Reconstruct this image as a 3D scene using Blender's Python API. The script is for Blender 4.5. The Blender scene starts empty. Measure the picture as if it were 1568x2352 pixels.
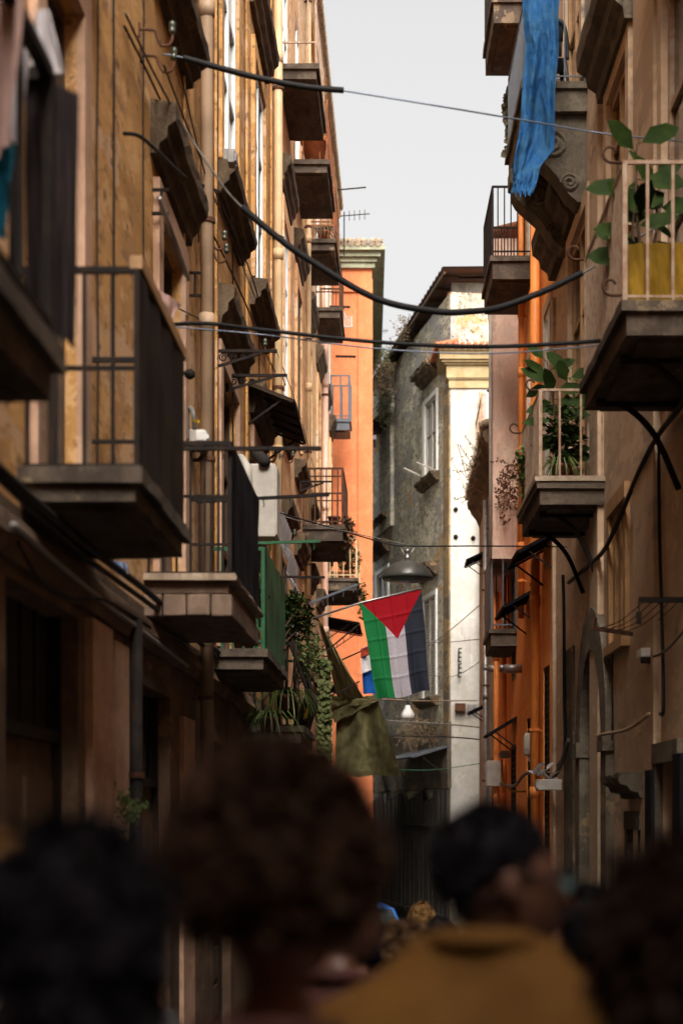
import bpy, bmesh, math, random
from mathutils import Vector, Matrix, noise as mnoise
random.seed(7)
R = math.radians
SC = bpy.context.scene
COL = SC.collection
# ------------------------------------------------------------------ camera, sky, sun, exposure
CAM_H = 1.75
cd = bpy.data.cameras.new('camera'); cam = bpy.data.objects.new('camera', cd); COL.objects.link(cam)
cam.location = (0, 0, CAM_H); cam.rotation_euler = (R(90), 0, R(0))
cd.sensor_fit = 'AUTO'; cd.sensor_width = 36.0
cd.lens = 61.2
cd.shift_x = -0.0247; cd.shift_y = 0.295
cd.clip_end = 3000
cd.dof.use_dof = True; cd.dof.focus_distance = 24.0; cd.dof.aperture_fstop = 1.7
SC.camera = cam
SUN_EL, SUN_AZ = 46, 176          # azimuth clockwise from +Y (the street's direction)
w = bpy.data.worlds.new('World'); SC.world = w; w.use_nodes = True
nt = w.node_tree; nt.nodes.clear()
sky = nt.nodes.new('ShaderNodeTexSky'); sky.sky_type = 'NISHITA'; sky.sun_disc = False
sky.sun_elevation = R(SUN_EL); sky.sun_rotation = R(SUN_AZ)
sky.air_density = 1.0; sky.dust_density = 10.0; sky.ozone_density = 1.0
hs = nt.nodes.new('ShaderNodeHueSaturation'); hs.inputs['Saturation'].default_value = 0.0
bgn = nt.nodes.new('ShaderNodeBackground'); bgn.inputs['Strength'].default_value = 0.15
wo = nt.nodes.new('ShaderNodeOutputWorld')
nt.links.new(sky.outputs[0], hs.inputs['Color']); nt.links.new(hs.outputs[0], bgn.inputs[0]); nt.links.new(bgn.outputs[0], wo.inputs[0])
sd = bpy.data.lights.new('sun', 'SUN'); sun = bpy.data.objects.new('sun', sd); COL.objects.link(sun)
sd.energy = 1.9; sd.angle = R(42); sd.color = (1.0, 0.80, 0.56)
_d = Vector((math.sin(R(SUN_AZ)) * math.cos(R(SUN_EL)), math.cos(R(SUN_AZ)) * math.cos(R(SUN_EL)), math.sin(R(SUN_EL))))
sun.rotation_euler = _d.to_track_quat('Z', 'Y').to_euler(); sun.location = (0, 0, 60)
SC.view_settings.view_transform = 'Standard'; SC.view_settings.look = 'None'
SC.view_settings.exposure = 1.15; SC.view_settings.gamma = 1.0
SC.cycles.max_bounces = 9; SC.cycles.diffuse_bounces = 7

# ------------------------------------------------------------------ helpers
def P(px, py, d):                 # a point of the photograph (1568 x 2352 units) at a real distance d
    return Vector(((px - 842) / 4000 * d, d, CAM_H + (1870 - py) / 4000 * d))
def XL(s): return -(1.94 - 0.021 * s)
def XR(s): return 2.65 + max(0, s - 30) * 0.0183
def FL(s, o, z): return Vector((XL(s) + o, s, z))
def FR(s, o, z): return Vector((XR(s) - o, s, z))
def FC(d0): return lambda s, o, z: Vector((s, d0 - o, z))
_u = Vector((-2.2, 12, 0)).normalized(); _n = Vector((-_u.y, _u.x, 0))
def FD(s, o, z): return Vector((2.4, 50, 0)) + _u * s + _n * o + Vector((0, 0, z))
def FI(x, y, z): return Vector((x, y, z))
def dl(px): return 1.94 / ((842 - px) / 4000 + 0.021)     # where a line of sight meets the left / right facade
def dr(px): return 2.65 * 4000 / (px - 842)
def zz(py, d): return CAM_H + (1870 - py) / 4000 * d
def ground_z(y): return -0.045 * max(y, -10)

class MB:
    def __init__(s): s.v = []; s.f = []; s.uv = None
    def add(s, vs, fs):
        b = len(s.v); s.v += [Vector(q) for q in vs]; s.f += [tuple(b + i for i in q) for q in fs]
    def box(s, F, a0, a1, o0, o1, z0, z1):
        vs = [F(a, o, z) for z in (z0, z1) for (a, o) in ((a0, o0), (a1, o0), (a1, o1), (a0, o1))]
        s.add(vs, [(0, 3, 2, 1), (4, 5, 6, 7), (0, 1, 5, 4), (1, 2, 6, 5), (2, 3, 7, 6), (3, 0, 4, 7)]); return s
    def quad(s, *q): s.add(q, [tuple(range(len(q)))]); return s
    def prof(s, F, pts, a0, a1, n=1, jit=0.0, seed=0):
        rnd = random.Random(seed); k = len(pts); vs = []
        for i in range(n + 1):
            a = a0 + (a1 - a0) * i / n
            for (o, z) in pts:
                j = jit if o > 0.001 else 0
                vs.append(F(a + rnd.uniform(-j, j) * .5, o + rnd.uniform(-j, j), z + rnd.uniform(-j, j)))
        fs = []
        for i in range(n):
            for q in range(k):
                r = (q + 1) % k
                fs.append((i * k + q, i * k + r, (i + 1) * k + r, (i + 1) * k + q))
        fs.append(tuple(range(k))); fs.append(tuple(n * k + q for q in range(k)))
        s.add(vs, fs); return s
    def tube(s, pts, r, n=6, caps=True):
        pts = [Vector(p) for p in pts]; rs = r if isinstance(r, (list, tuple)) else [r] * len(pts)
        vs = []; fs = []; up = Vector((0, 0, 1)); prev = None
        for i, p in enumerate(pts):
            t = (pts[min(i + 1, len(pts) - 1)] - pts[max(i - 1, 0)])
            t = t.normalized() if t.length > 1e-9 else Vector((0, 0, 1))
            if prev is None:
                a = t.cross(up)
                if a.length < 1e-3: a = t.cross(Vector((1, 0, 0)))
            else:
                a = prev - t * prev.dot(t)
                if a.length < 1e-4: a = t.cross(up)
            a.normalize(); prev = a; b = t.cross(a)
            for k in range(n):
                an = 2 * math.pi * k / n
                vs.append(p + (a * math.cos(an) + b * math.sin(an)) * rs[i])
        for i in range(len(pts) - 1):
            for k in range(n):
                fs.append((i * n + k, i * n + (k + 1) % n, (i + 1) * n + (k + 1) % n, (i + 1) * n + k))
        if caps:
            fs.append(tuple(range(n))); fs.append(tuple((len(pts) - 1) * n + k for k in range(n)))
        s.add(vs, fs); return s
    def lathe(s, c, prof, n=16, sx=1, sy=1):
        c = Vector(c); vs = []; fs = []
        for (r, z) in prof:
            for k in range(n):
                a = 2 * math.pi * k / n
                vs.append(c + Vector((r * math.cos(a) * sx, r * math.sin(a) * sy, z)))
        for i in range(len(prof) - 1):
            for k in range(n):
                fs.append((i * n + k, i * n + (k + 1) % n, (i + 1) * n + (k + 1) % n, (i + 1) * n + k))
        fs.append(tuple(range(n))); fs.append(tuple((len(prof) - 1) * n + k for k in range(n)))
        s.add(vs, fs); return s
    def bar(s, p, q, w_, h_=None):
        p, q = Vector(p), Vector(q); h_ = h_ or w_; t = (q - p).normalized()
        a = t.cross(Vector((0, 0, 1)))
        if a.length < 1e-3: a = Vector((1, 0, 0))
        a.normalize(); b = a.cross(t)
        vs = [e + a * (w_ / 2 * i) + b * (h_ / 2 * j) for e in (p, q) for (i, j) in ((-1, -1), (1, -1), (1, 1), (-1, 1))]
        s.add(vs, [(0, 1, 2, 3), (7, 6, 5, 4), (0, 4, 5, 1), (1, 5, 6, 2), (2, 6, 7, 3), (3, 7, 4, 0)]); return s
    def grid(s, fn, nu, nv, uv=True):
        b = len(s.v); vs = [fn(i / nu, j / nv) for j in range(nv + 1) for i in range(nu + 1)]
        fs = [(j * (nu + 1) + i, j * (nu + 1) + i + 1, (j + 1) * (nu + 1) + i + 1, (j + 1) * (nu + 1) + i) for j in range(nv) for i in range(nu)]
        s.add(vs, fs)
        if uv: s.uv = [(i / nu, j / nv) for j in range(nv + 1) for i in range(nu + 1)]
        return s
    def leaf(s, p, d, up, L, W):
        d = Vector(d).normalized(); a = d.cross(Vector(up))
        if a.length < 1e-3: a = d.cross(Vector((1, .3, 0)))
        a.normalize(); nn = a.cross(d)
        p = Vector(p)
        s.add([p, p + d * L * .35 + a * W * .5 + nn * W * .12, p + d * L * .75 + a * W * .4 + nn * W * .1, p + d * L, p + d * L * .75 - a * W * .4 + nn * W * .1, p + d * L * .35 - a * W * .5 + nn * W * .12, p + d * L * .5],
              [(0, 1, 6), (1, 2, 6), (2, 3, 6), (3, 4, 6), (4, 5, 6), (5, 0, 6)]); return s
    def leaves(s, c, rad, n, L, W, rnd, droop=0.0):
        c = Vector(c)
        for i in range(n):
            while True:
                q = Vector((rnd.uniform(-1, 1), rnd.uniform(-1, 1), rnd.uniform(-1, 1)))
                if q.length < 1: break
            p = c + Vector((q.x * rad[0], q.y * rad[1], q.z * rad[2]))
            d = Vector((rnd.uniform(-1, 1), rnd.uniform(-1, 1), rnd.uniform(-.6, .8) - droop))
            k = rnd.uniform(.6, 1.3)
            s.leaf(p, d, (rnd.uniform(-.5, .5), rnd.uniform(-.5, .5), 1), L * k, W * k)
        return s

WPOS = {}
def wloc(o): return WPOS.get(o.name, Vector((0, 0, 0)))
def obj(name, mb, m, parent=None, smooth=False, bevel=0):
    me = bpy.data.meshes.new(name)
    xs = [v.x for v in mb.v]; ys = [v.y for v in mb.v]; zs = [v.z for v in mb.v]
    c = Vector(((min(xs) + max(xs)) / 2, (min(ys) + max(ys)) / 2, min(zs)))
    me.from_pydata([v - c for v in mb.v], [], mb.f)
    bm = bmesh.new(); bm.from_mesh(me); bmesh.ops.recalc_face_normals(bm, faces=bm.faces); bm.to_mesh(me); bm.free()
    if mb.uv:
        ul = me.uv_layers.new(name='UVMap')
        for lp in me.loops:
            if lp.vertex_index < len(mb.uv): ul.data[lp.index].uv = mb.uv[lp.vertex_index]
    if smooth:
        for p in me.polygons: p.use_smooth = True
    for mm in (m if isinstance(m, (list, tuple)) else [m]): me.materials.append(mm)
    o = bpy.data.objects.new(name, me); COL.objects.link(o)
    WPOS[o.name] = c
    if parent: o.parent = parent; o.location = c - wloc(parent)
    else: o.location = c
    if bevel:
        b = o.modifiers.new('bevel', 'BEVEL'); b.width = bevel; b.segments = 2; b.limit_method = 'ANGLE'
    return o
def tag(o, label=None, cat=None, group=None, kind=None):
    if label: o['label'] = label
    if cat: o['category'] = cat
    if group: o['group'] = group
    if kind: o['kind'] = kind
    return o
def empty(name, loc, label=None, cat=None, group=None):
    o = bpy.data.objects.new(name, None); COL.objects.link(o); o.location = loc; o.empty_display_size = .2
    WPOS[o.name] = Vector(loc)
    return tag(o, label, cat, group)
def copy_tree(o, delta, scale=1, parent=None, label=None):
    c = o.copy(); COL.objects.link(c)
    if parent: c.parent = parent
    else:
        c.location = o.location + Vector(delta); c.scale = (scale,) * 3
        WPOS[c.name] = Vector(c.location)
        if label: c['label'] = label
    for ch in list(o.children): copy_tree(ch, (0, 0, 0), 1, c)
    return c
def spline(pts, n=8):             # Catmull-Rom
    pts = [Vector(p) for p in pts]; out = []
    for i in range(len(pts) - 1):
        p0 = pts[max(i - 1, 0)]; p1 = pts[i]; p2 = pts[i + 1]; p3 = pts[min(i + 2, len(pts) - 1)]
        for k in range(n):
            t = k / n
            out.append(.5 * ((2 * p1) + (p2 - p0) * t + (2 * p0 - 5 * p1 + 4 * p2 - p3) * t * t + (3 * p1 - p0 - 3 * p2 + p3) * t ** 3))
    out.append(pts[-1]); return out

# ------------------------------------------------------------------ materials
def newmat(name):
    m = bpy.data.materials.new(name); m.use_nodes = True; t = m.node_tree
    return m, t, t.nodes['Principled BSDF']
def nd(t, ty, **k):
    n = t.nodes.new(ty)
    for a, b in k.items(): setattr(n, a, b)
    return n
def mixc(t, fac, a, b):
    n = nd(t, 'ShaderNodeMix', data_type='RGBA')
    for i, x in ((0, fac), (6, a), (7, b)):
        if hasattr(x, 'links'): t.links.new(x, n.inputs[i])
        else: n.inputs[i].default_value = x if i == 0 else (*x, 1)
    return n.outputs[2]
def ramp(t, x, lo, hi, a=0, b=1):
    n = nd(t, 'ShaderNodeMapRange'); n.interpolation_type = 'SMOOTHSTEP'
    t.links.new(x, n.inputs[0])
    for i, q in ((1, lo), (2, hi), (3, a), (4, b)): n.inputs[i].default_value = q
    return n.outputs[0]
def tex(t, scale, detail=5, stretch=(1, 1, 1), rough=.6, off=0):
    g = nd(t, 'ShaderNodeNewGeometry'); mp = nd(t, 'ShaderNodeMapping'); mp.inputs['Scale'].default_value = stretch
    mp.inputs['Location'].default_value = (off, off * .7, off * 1.3)
    t.links.new(g.outputs['Position'], mp.inputs[0])
    n = nd(t, 'ShaderNodeTexNoise'); n.inputs['Scale'].default_value = scale; n.inputs['Detail'].default_value = detail; n.inputs['Roughness'].default_value = rough
    t.links.new(mp.outputs[0], n.inputs['Vector']); return n.outputs[0]
def stucco(name, c1, c2, stain, streak=.6, patch=None, patch_lo=.58, rough=.9, bump=.35, sc=1.0, fine=30, spots=.0, streak_lo=.47):
    m, t, b = newmat(name)
    c = mixc(t, ramp(t, tex(t, 1.3 * sc, 5, (1, .35, 1)), .42, .58), c1, c2)
    c = mixc(t, ramp(t, tex(t, 7 * sc, 8, (1, .3, .9), .7, 23), .40, .64, 0, .35), c, tuple(q * .72 for q in c2))
    def mul(a, b):
        n = nd(t, 'ShaderNodeMath', operation='MULTIPLY'); t.links.new(a, n.inputs[0]); t.links.new(b, n.inputs[1]); return n.outputs[0]
    area = ramp(t, tex(t, .55, 4, (1, 1, .6), .6, 60), .40, .60)
    f = mul(ramp(t, tex(t, 3.0, 7, (1, .5, .2), .7, 3), streak_lo, streak_lo + .14, 0, streak), area)
    c = mixc(t, f, c, stain)
    f2 = mul(ramp(t, tex(t, 8, 7, (1, .4, .16), .75, 9), .50, .62, 0, streak * .9), ramp(t, tex(t, .8, 3, (1, 1, .5), .5, 80), .45, .6))
    c = mixc(t, f2, c, tuple(q * .8 for q in stain))
    c = mixc(t, ramp(t, tex(t, 2.2, 9, (1, .3, .9), .72, 95), .54, .60, 0, .45), c, tuple(min(.8, q * 1.22 + .015) for q in c1))
    if patch:
        for (pc, lo, of, s_) in patch:
            c = mixc(t, ramp(t, tex(t, s_, 8, (1, .35, .9), .68, of), lo - .025, lo + .005), c, pc)
    if spots:
        c = mixc(t, ramp(t, tex(t, 14, 3, (1, .3, .8), .5, 31), .62, .66, 0, spots), c, tuple(q * .35 for q in stain))
    t.links.new(c, b.inputs['Base Color']); b.inputs['Roughness'].default_value = rough
    b.inputs['Specular IOR Level'].default_value = .25
    bp = nd(t, 'ShaderNodeBump'); bp.inputs['Strength'].default_value = bump; bp.inputs['Distance'].default_value = .02
    ad = nd(t, 'ShaderNodeMath', operation='ADD'); t.links.new(tex(t, fine, 6), ad.inputs[0]); t.links.new(tex(t, 3.5, 5, (1, 1, .6), .6, 17), ad.inputs[1])
    t.links.new(ad.outputs[0], bp.inputs['Height']); t.links.new(bp.outputs[0], b.inputs['Normal'])
    return m
def plain(name, c, rough=.6, metal=0, var=.25, sc=6, bump=.1, c2=None, spec=.4):
    m, t, b = newmat(name)
    c2 = c2 or tuple(q * (1 - var) for q in c)
    cc = mixc(t, ramp(t, tex(t, sc, 6), .38, .66), c, c2)
    t.links.new(cc, b.inputs['Base Color']); b.inputs['Roughness'].default_value = rough; b.inputs['Metallic'].default_value = metal
    b.inputs['Specular IOR Level'].default_value = spec
    if bump:
        bp = nd(t, 'ShaderNodeBump'); bp.inputs['Strength'].default_value = bump; bp.inputs['Distance'].default_value = .01
        t.links.new(tex(t, sc * 6, 4), bp.inputs['Height']); t.links.new(bp.outputs[0], b.inputs['Normal'])
    return m
def cloth(name, c, var=.3, sc=5, trans=.35, wrinkle=.4, c2=None, st=.3):
    m, t, b = newmat(name)
    c2 = c2 or tuple(q * (1 - var) for q in c)
    cc = mixc(t, ramp(t, tex(t, sc, 7, (1, 1, st), .7), .40, .62), c, c2)
    t.links.new(cc, b.inputs['Base Color']); b.inputs['Roughness'].default_value = .85; b.inputs['Specular IOR Level'].default_value = .2
    bp = nd(t, 'ShaderNodeBump'); bp.inputs['Strength'].default_value = wrinkle; bp.inputs['Distance'].default_value = .03
    t.links.new(tex(t, sc * 2.4, 5, (1, 1, .45), .6, 5), bp.inputs['Height']); t.links.new(bp.outputs[0], b.inputs['Normal'])
    if trans:
        tr = nd(t, 'ShaderNodeBsdfTranslucent'); t.links.new(cc, tr.inputs[0]); mx = nd(t, 'ShaderNodeMixShader'); mx.inputs[0].default_value = trans
        o = [n for n in t.nodes if n.type == 'OUTPUT_MATERIAL'][0]
        t.links.new(b.outputs[0], mx.inputs[1]); t.links.new(tr.outputs[0], mx.inputs[2]); t.links.new(mx.outputs[0], o.inputs[0])
    return m
ochre = stucco('ochre_stucco', (.60, .335, .125), (.50, .265, .09), (.25, .125, .05), .45, [((.60, .38, .22), .56, 12, 1.3), ((.43, .235, .10), .575, 44, 2.6), ((.62, .37, .165), .585, 77, 4.5), ((.31, .17, .08), .62, 58, 3.4)], spots=.6, bump=.5)
ochre_dk = stucco('dark_ochre_plaster', (.17, .105, .065), (.10, .062, .04), (.035, .022, .015), .6, [((.25, .155, .09), .62, 8, 1.4)])  # darker brown than the upper walls, for ground floor and string course
pinkp = stucco('rose_plaster', (.54, .345, .24), (.45, .275, .185), (.26, .145, .09), .3)
cream = stucco('cream_stucco', (.76, .47, .255), (.66, .375, .19), (.36, .18, .07), .45, [((.74, .54, .37), .57, 25, 1.2), ((.46, .25, .12), .60, 45, 2.8)], spots=.5)
orange = stucco('orange_paint', (.64, .212, .09), (.58, .183, .075), (.46, .14, .058), .25, bump=.12)
orange_r = stucco('deep_orange_paint', (.80, .30, .075), (.77, .26, .06), (.56, .165, .035), .4, bump=.18)
pink = stucco('faded_pink_stucco', (.80, .58, .47), (.70, .48, .38), (.42, .27, .20), .45, [((.6, .44, .36), .60, 5, 1.0)])
beige = stucco('beige_stucco', (.54, .395, .275), (.47, .335, .225), (.31, .21, .14), .18, [((.41, .295, .205), .57, 3, .7), ((.33, .25, .19), .60, 63, 1.6)], bump=.12)
grey_wall = stucco('peeling_grey_plaster', (.50, .46, .36), (.40, .37, .29), (.13, .12, .10), .5,
                   [((.28, .27, .25), .54, 2, .75), ((.53, .485, .38), .565, 21, 1.9), ((.25, .232, .185), .575, 33, 4.5), ((.40, .26, .12), .61, 51, .85), ((.19, .172, .135), .60, 71, 9)], bump=1.0, fine=7, spots=.9)
white_wall = stucco('white_plaster', (.46, .45, .42), (.42, .405, .37), (.30, .27, .22), .4, [((.36, .33, .28), .64, 14, .7)], bump=.12)
moss_white = stucco('mossy_white_plaster', (.42, .415, .35), (.33, .33, .27), (.14, .14, .11), .6, [((.24, .24, .19), .58, 6, 1.2), ((.46, .455, .40), .62, 40, .9)], bump=.5)
yellow_cor = stucco('yellow_cornice', (.38, .295, .165), (.33, .25, .13), (.27, .18, .07), .5)
tuff = stucco('sooty_tuff', (.115, .078, .045), (.07, .048, .03), (.028, .02, .014), .6, [((.20, .135, .075), .63, 15, 3.0)], bump=.8, fine=18, sc=3)
slabm = stucco('stained_slab_stone', (.105, .08, .06), (.06, .045, .034), (.026, .02, .016), .5, [((.19, .14, .09), .64, 19, 2.5)], bump=.6, fine=20, sc=3)
marble = stucco('worn_marble', (.36, .285, .21), (.26, .195, .14), (.12, .085, .06), .5, sc=4)
blockst = stucco('rose_block_stone', (.19, .13, .095), (.14, .095, .068), (.10, .065, .045), .35, sc=4)
stone = stucco('grey_lava_stone', (.14, .115, .085), (.095, .078, .058), (.04, .032, .025), .6, [((.22, .16, .09), .62, 11, 2.0)], bump=.7, sc=3)
tiles = plain('terracotta_tiles', (.42, .13, .05), .85, 0, .4, 9, .4, (.22, .10, .06))
oldtile = plain('lichen_roof_tiles', (.34, .25, .17), .9, 0, .4, 7, .5, (.20, .17, .13))
corr = plain('grey_roof_sheet', (.10, .085, .075), .6, .2, .4, 5, .2, (.16, .06, .03))
iron = plain('black_iron', (.012, .010, .010), .75, 0, .3, 8, .2, (.024, .016, .012), .12)
rust = plain('rusty_iron', (.105, .042, .02), .85, .2, .4, 9, .3, (.05, .022, .014))
rustb = plain('bright_rust_iron', (.24, .08, .03), .85, .1, .4, 9, .3, (.11, .045, .02))
cream_iron = plain('cream_painted_iron', (.36, .265, .19), .7, 0, .3, 10, .15, (.25, .14, .085))
green_iron = plain('green_paint', (.006, .085, .028), .55, 0, .3, 5, .1)
greyblue = plain('slate_blue_paint', (.085, .095, .115), .5, .1, .2)
panel_br = plain('brown_black_sheet', (.022, .016, .014), .85, 0, .35, 2, .2, (.034, .024, .018), .08)
panel_bk = plain('navy_black_sheet', (.010, .010, .014), .8, 0, .3, 2, .2, None, .08)
blackcable = plain('black_rubber', (.010, .010, .011), .65, 0, .2, 20, .1, None, .2)
greycable = plain('grey_cable', (.13, .115, .10), .6, 0, .3, 12, .1)
bluecable = plain('steel_wire', (.16, .19, .25), .45, .5, .2)
pipe_t = plain('tan_pipe_paint', (.40, .275, .18), .55, 0, .22, 2.5, .1)
pipe_c = plain('cream_pipe_paint', (.60, .42, .235), .5, 0, .2, 2.5, .1)
pipe_p = plain('pale_pink_pipe_paint', (.74, .47, .36), .5, 0, .15, 2.5, .1)
pipe_o = plain('orange_pipe_paint', (.74, .24, .045), .55, 0, .25, 2.5, .1)
whitep = plain('white_paint', (.72, .72, .70), .5, 0, .12, 6, .08)
offwhite = plain('aged_white_plastic', (.42, .385, .34), .55, 0, .2, 5, .08)
pvc_grey = plain('grey_plastic', (.24, .225, .215), .5, 0, .2)
wood = plain('brown_wood', (.085, .045, .022), .65, 0, .4, 5, .2, (.05, .027, .014))
woodl = plain('honey_wood', (.36, .20, .085), .6, 0, .3, 5, .2)
darkwood = plain('weathered_dark_boards', (.03, .027, .023), .8, 0, .5, 3, .4, (.05, .042, .034))
dark = plain('dark_interior', (.012, .010, .009), .9, 0, .3)
terr = plain('terracotta', (.40, .125, .045), .8, 0, .3, 6, .15)
terrd = plain('dark_red_pot', (.12, .03, .018), .7, 0, .3, 6, .1)
leafd = plain('dark_leaf', (.012, .026, .004), .7, 0, .5, 7, 0, (.026, .045, .008), .1)
leafm = plain('mid_leaf', (.05, .095, .02), .5, 0, .5, 7, 0, (.10, .14, .035))
leafy = plain('ivy_leaf', (.05, .06, .018), .7, 0, .5, 9, 0, (.10, .105, .04), .1)
dryp = plain('dry_stalks', (.11, .075, .04), .9, 0, .4, 8, 0, (.055, .035, .02))
soil = plain('asphalt', (.05, .048, .046), .9, 0, .3, 3, .3)
olive = cloth('olive_tarpaulin', (.20, .18, .08), .4, 3, .15, .8)
bluet = cloth('blue_tarpaulin', (.014, .085, .24), .45, 7, .2, .9, (.032, .115, .24), .9)
yellowc = cloth('yellow_cloth', (.27, .155, .014), .4, 4, .2, 1.0)
whitec = cloth('white_linen', (.66, .62, .64), .2, 4, .25, .5)
pinkc = cloth('pink_linen', (.48, .31, .27), .2, 4, .25, .5)
blackc = cloth('dark_blanket', (.03, .02, .02), .4, 4, 0, .6)
tealc = cloth('teal_bag_cloth', (.01, .14, .22), .4, 4, .2, .5)
bluewc = cloth('blue_white_print', (.55, .58, .66), 0, 16, .2, .4, (.03, .16, .45))
steel = plain('galvanised_steel', (.34, .32, .31), .4, .7, .3, 8, .1)
lampm = plain('dark_lamp_enamel', (.05, .05, .047), .38, .3, .3, 5, .05, (.075, .07, .06))
def glass(name, c=(.02, .022, .025), rough=.06):
    m, t, b = newmat(name); b.inputs['Base Color'].default_value = (*c, 1); b.inputs['Roughness'].default_value = rough
    b.inputs['Specular IOR Level'].default_value = .6
    bp = nd(t, 'ShaderNodeBump'); bp.inputs['Strength'].default_value = .05; bp.inputs['Distance'].default_value = .05
    t.links.new(tex(t, 2.0, 2), bp.inputs['Height']); t.links.new(bp.outputs[0], b.inputs['Normal']); return m
pane = glass('window_glass'); insul = glass('glass_insulator', (.05, .06, .045), .12)
# ------------------------------------------------------------------ building kit
def wall(F, s0, s1, z0, z1, ops=(), rev=.12, depth=7.0):
    m = MB()
    ss = sorted({s0, s1, *[a for q in ops for a in q[:2]]}); zs = sorted({z0, z1, *[a for q in ops for a in q[2:]]})
    for i in range(len(ss) - 1):
        for j in range(len(zs) - 1):
            cs = (ss[i] + ss[i + 1]) / 2; cz = (zs[j] + zs[j + 1]) / 2
            if any(a < cs < b and c < cz < d for a, b, c, d in ops): continue
            m.quad(F(ss[i], 0, zs[j]), F(ss[i + 1], 0, zs[j]), F(ss[i + 1], 0, zs[j + 1]), F(ss[i], 0, zs[j + 1]))
    for a, b, c, d in ops:
        r = -rev - .12
        m.quad(F(a, 0, c), F(a, r, c), F(a, r, d), F(a, 0, d)); m.quad(F(b, 0, c), F(b, r, c), F(b, r, d), F(b, 0, d))
        m.quad(F(a, 0, d), F(a, r, d), F(b, r, d), F(b, 0, d)); m.quad(F(a, 0, c), F(a, r, c), F(b, r, c), F(b, 0, c))
    m.box(F, s0, s1, -rev - .12, -depth, z0, z1)
    m.quad(F(s0, 0, z0), F(s0, -rev - .12, z0), F(s0, -rev - .12, z1), F(s0, 0, z1)); m.quad(F(s1, 0, z0), F(s1, -rev - .12, z0), F(s1, -rev - .12, z1), F(s1, 0, z1))
    m.quad(F(s0, 0, z1), F(s1, 0, z1), F(s1, -rev - .12, z1), F(s0, -rev - .12, z1))
    return m
def window(F, bld, s0, s1, z0, z1, o=-.03, fr=whitep, w_=.07, bars=1, name='window', gl=pane, sill=None):
    f = MB(); e = .002
    f.box(F, s0, s0 + w_, o - .05, o + .03, z0, z1); f.box(F, s1 - w_, s1, o - .05, o + .03, z0, z1)
    f.box(F, s0 + w_, s1 - w_, o - .05, o + .03, z1 - w_, z1); f.box(F, s0 + w_, s1 - w_, o - .05, o + .03, z0, z0 + w_)
    c = (s0 + s1) / 2
    f.box(F, c - w_ * .6, c + w_ * .6, o - .045, o + .034, z0 + w_, z1 - w_)
    for k in range(bars):
        zb = z0 + (z1 - z0) * (k + 1.3) / (bars + 1.3)
        f.box(F, s0 + w_, c - w_ * .6, o - .04, o + .02, zb - .03, zb + .03); f.box(F, c + w_ * .6, s1 - w_, o - .04, o + .02, zb - .03, zb + .03)
    fo = obj(name, f, fr, bld)
    p = MB(); p.box(F, s0 + w_ * .5, s1 - w_ * .5, o - .03, o - .012, z0 + w_ * .5, z1 - w_ * .5); obj('pane', p, gl, fo)
    return fo
def louvre(F, bld, s0, s1, z0, z1, m, o=.02, name='shutter', step=.07):
    f = MB(); w_ = .07
    for a, b in ((s0, (s0 + s1) / 2 - .01), ((s0 + s1) / 2 + .01, s1)):
        f.box(F, a, a + w_, o, o + .05, z0, z1); f.box(F, b - w_, b, o, o + .05, z0, z1)
        zm = z0 + (z1 - z0) * .45
        for q in (z0, zm, z1 - w_): f.box(F, a + w_, b - w_, o + .002, o + .048, q, q + w_)
        z = z0 + w_ + .03
        while z < z1 - w_ - .05:
            if not zm - .06 < z < zm + w_:
                f.add([F(a + w_, o + .045, z), F(b - w_, o + .045, z), F(b - w_, o + .008, z + step * .8), F(a + w_, o + .008, z + step * .8),
                       F(a + w_, o + .045, z + .012), F(b - w_, o + .045, z + .012), F(b - w_, o + .008, z + step * .8 + .012), F(a + w_, o + .008, z + step * .8 + .012)],
                      [(0, 1, 2, 3), (4, 5, 6, 7), (0, 1, 5, 4), (2, 3, 7, 6)])
            z += step
    so = obj(name, f, m, bld)
    return so
def hood(F, bld, s0, s1, z, off=.34, m=tuff, name='window_hood', hgt=.42, jit=.007, seed=0):
    p = [(0, z), (off * .3, z), (off * .36, z + hgt * .18), (off * .62, z + hgt * .3), (off * .68, z + hgt * .48), (off * .95, z + hgt * .6), (off, z + hgt * .8), (off, z + hgt * .92), (0, z + hgt)]
    return obj(name, MB().prof(F, p, s0, s1, max(3, int((s1 - s0) / .18)), jit, seed), m, bld)
def slab(F, bld, s0, s1, off, z, m=slabm, th=.3, name='balcony', steps=True, top=None):
    mb = MB()
    if steps:                       # moulded edge going round three sides: stacked plates, each smaller
        e = .022; zt = z
        for k, (ins, t) in enumerate([(0, .08), (.045, th - .08), (.16, .03)]):
            mb.prof(F, [(-.05, zt - t), (off - ins, zt - t), (off - ins, zt), (-.05, zt)], s0 + ins, s1 - ins, max(3, int((s1 - s0) / .2)), .006, k + int(s0 * 10))
            zt -= t + .0004
    else:
        mb.prof(F, [(-.05, z - th), (off, z - th), (off, z), (-.05, z)], s0, s1, max(3, int((s1 - s0) / .2)), .008, int(s0 * 10))
    b = obj(name, mb, m, bld)
    if top:
        t_ = MB(); t_.box(F, s0 - .02, s1 + .02, .0, off + .02, z + .001, z + .05); obj('top_plate', t_, top, b)
    return b
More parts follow.
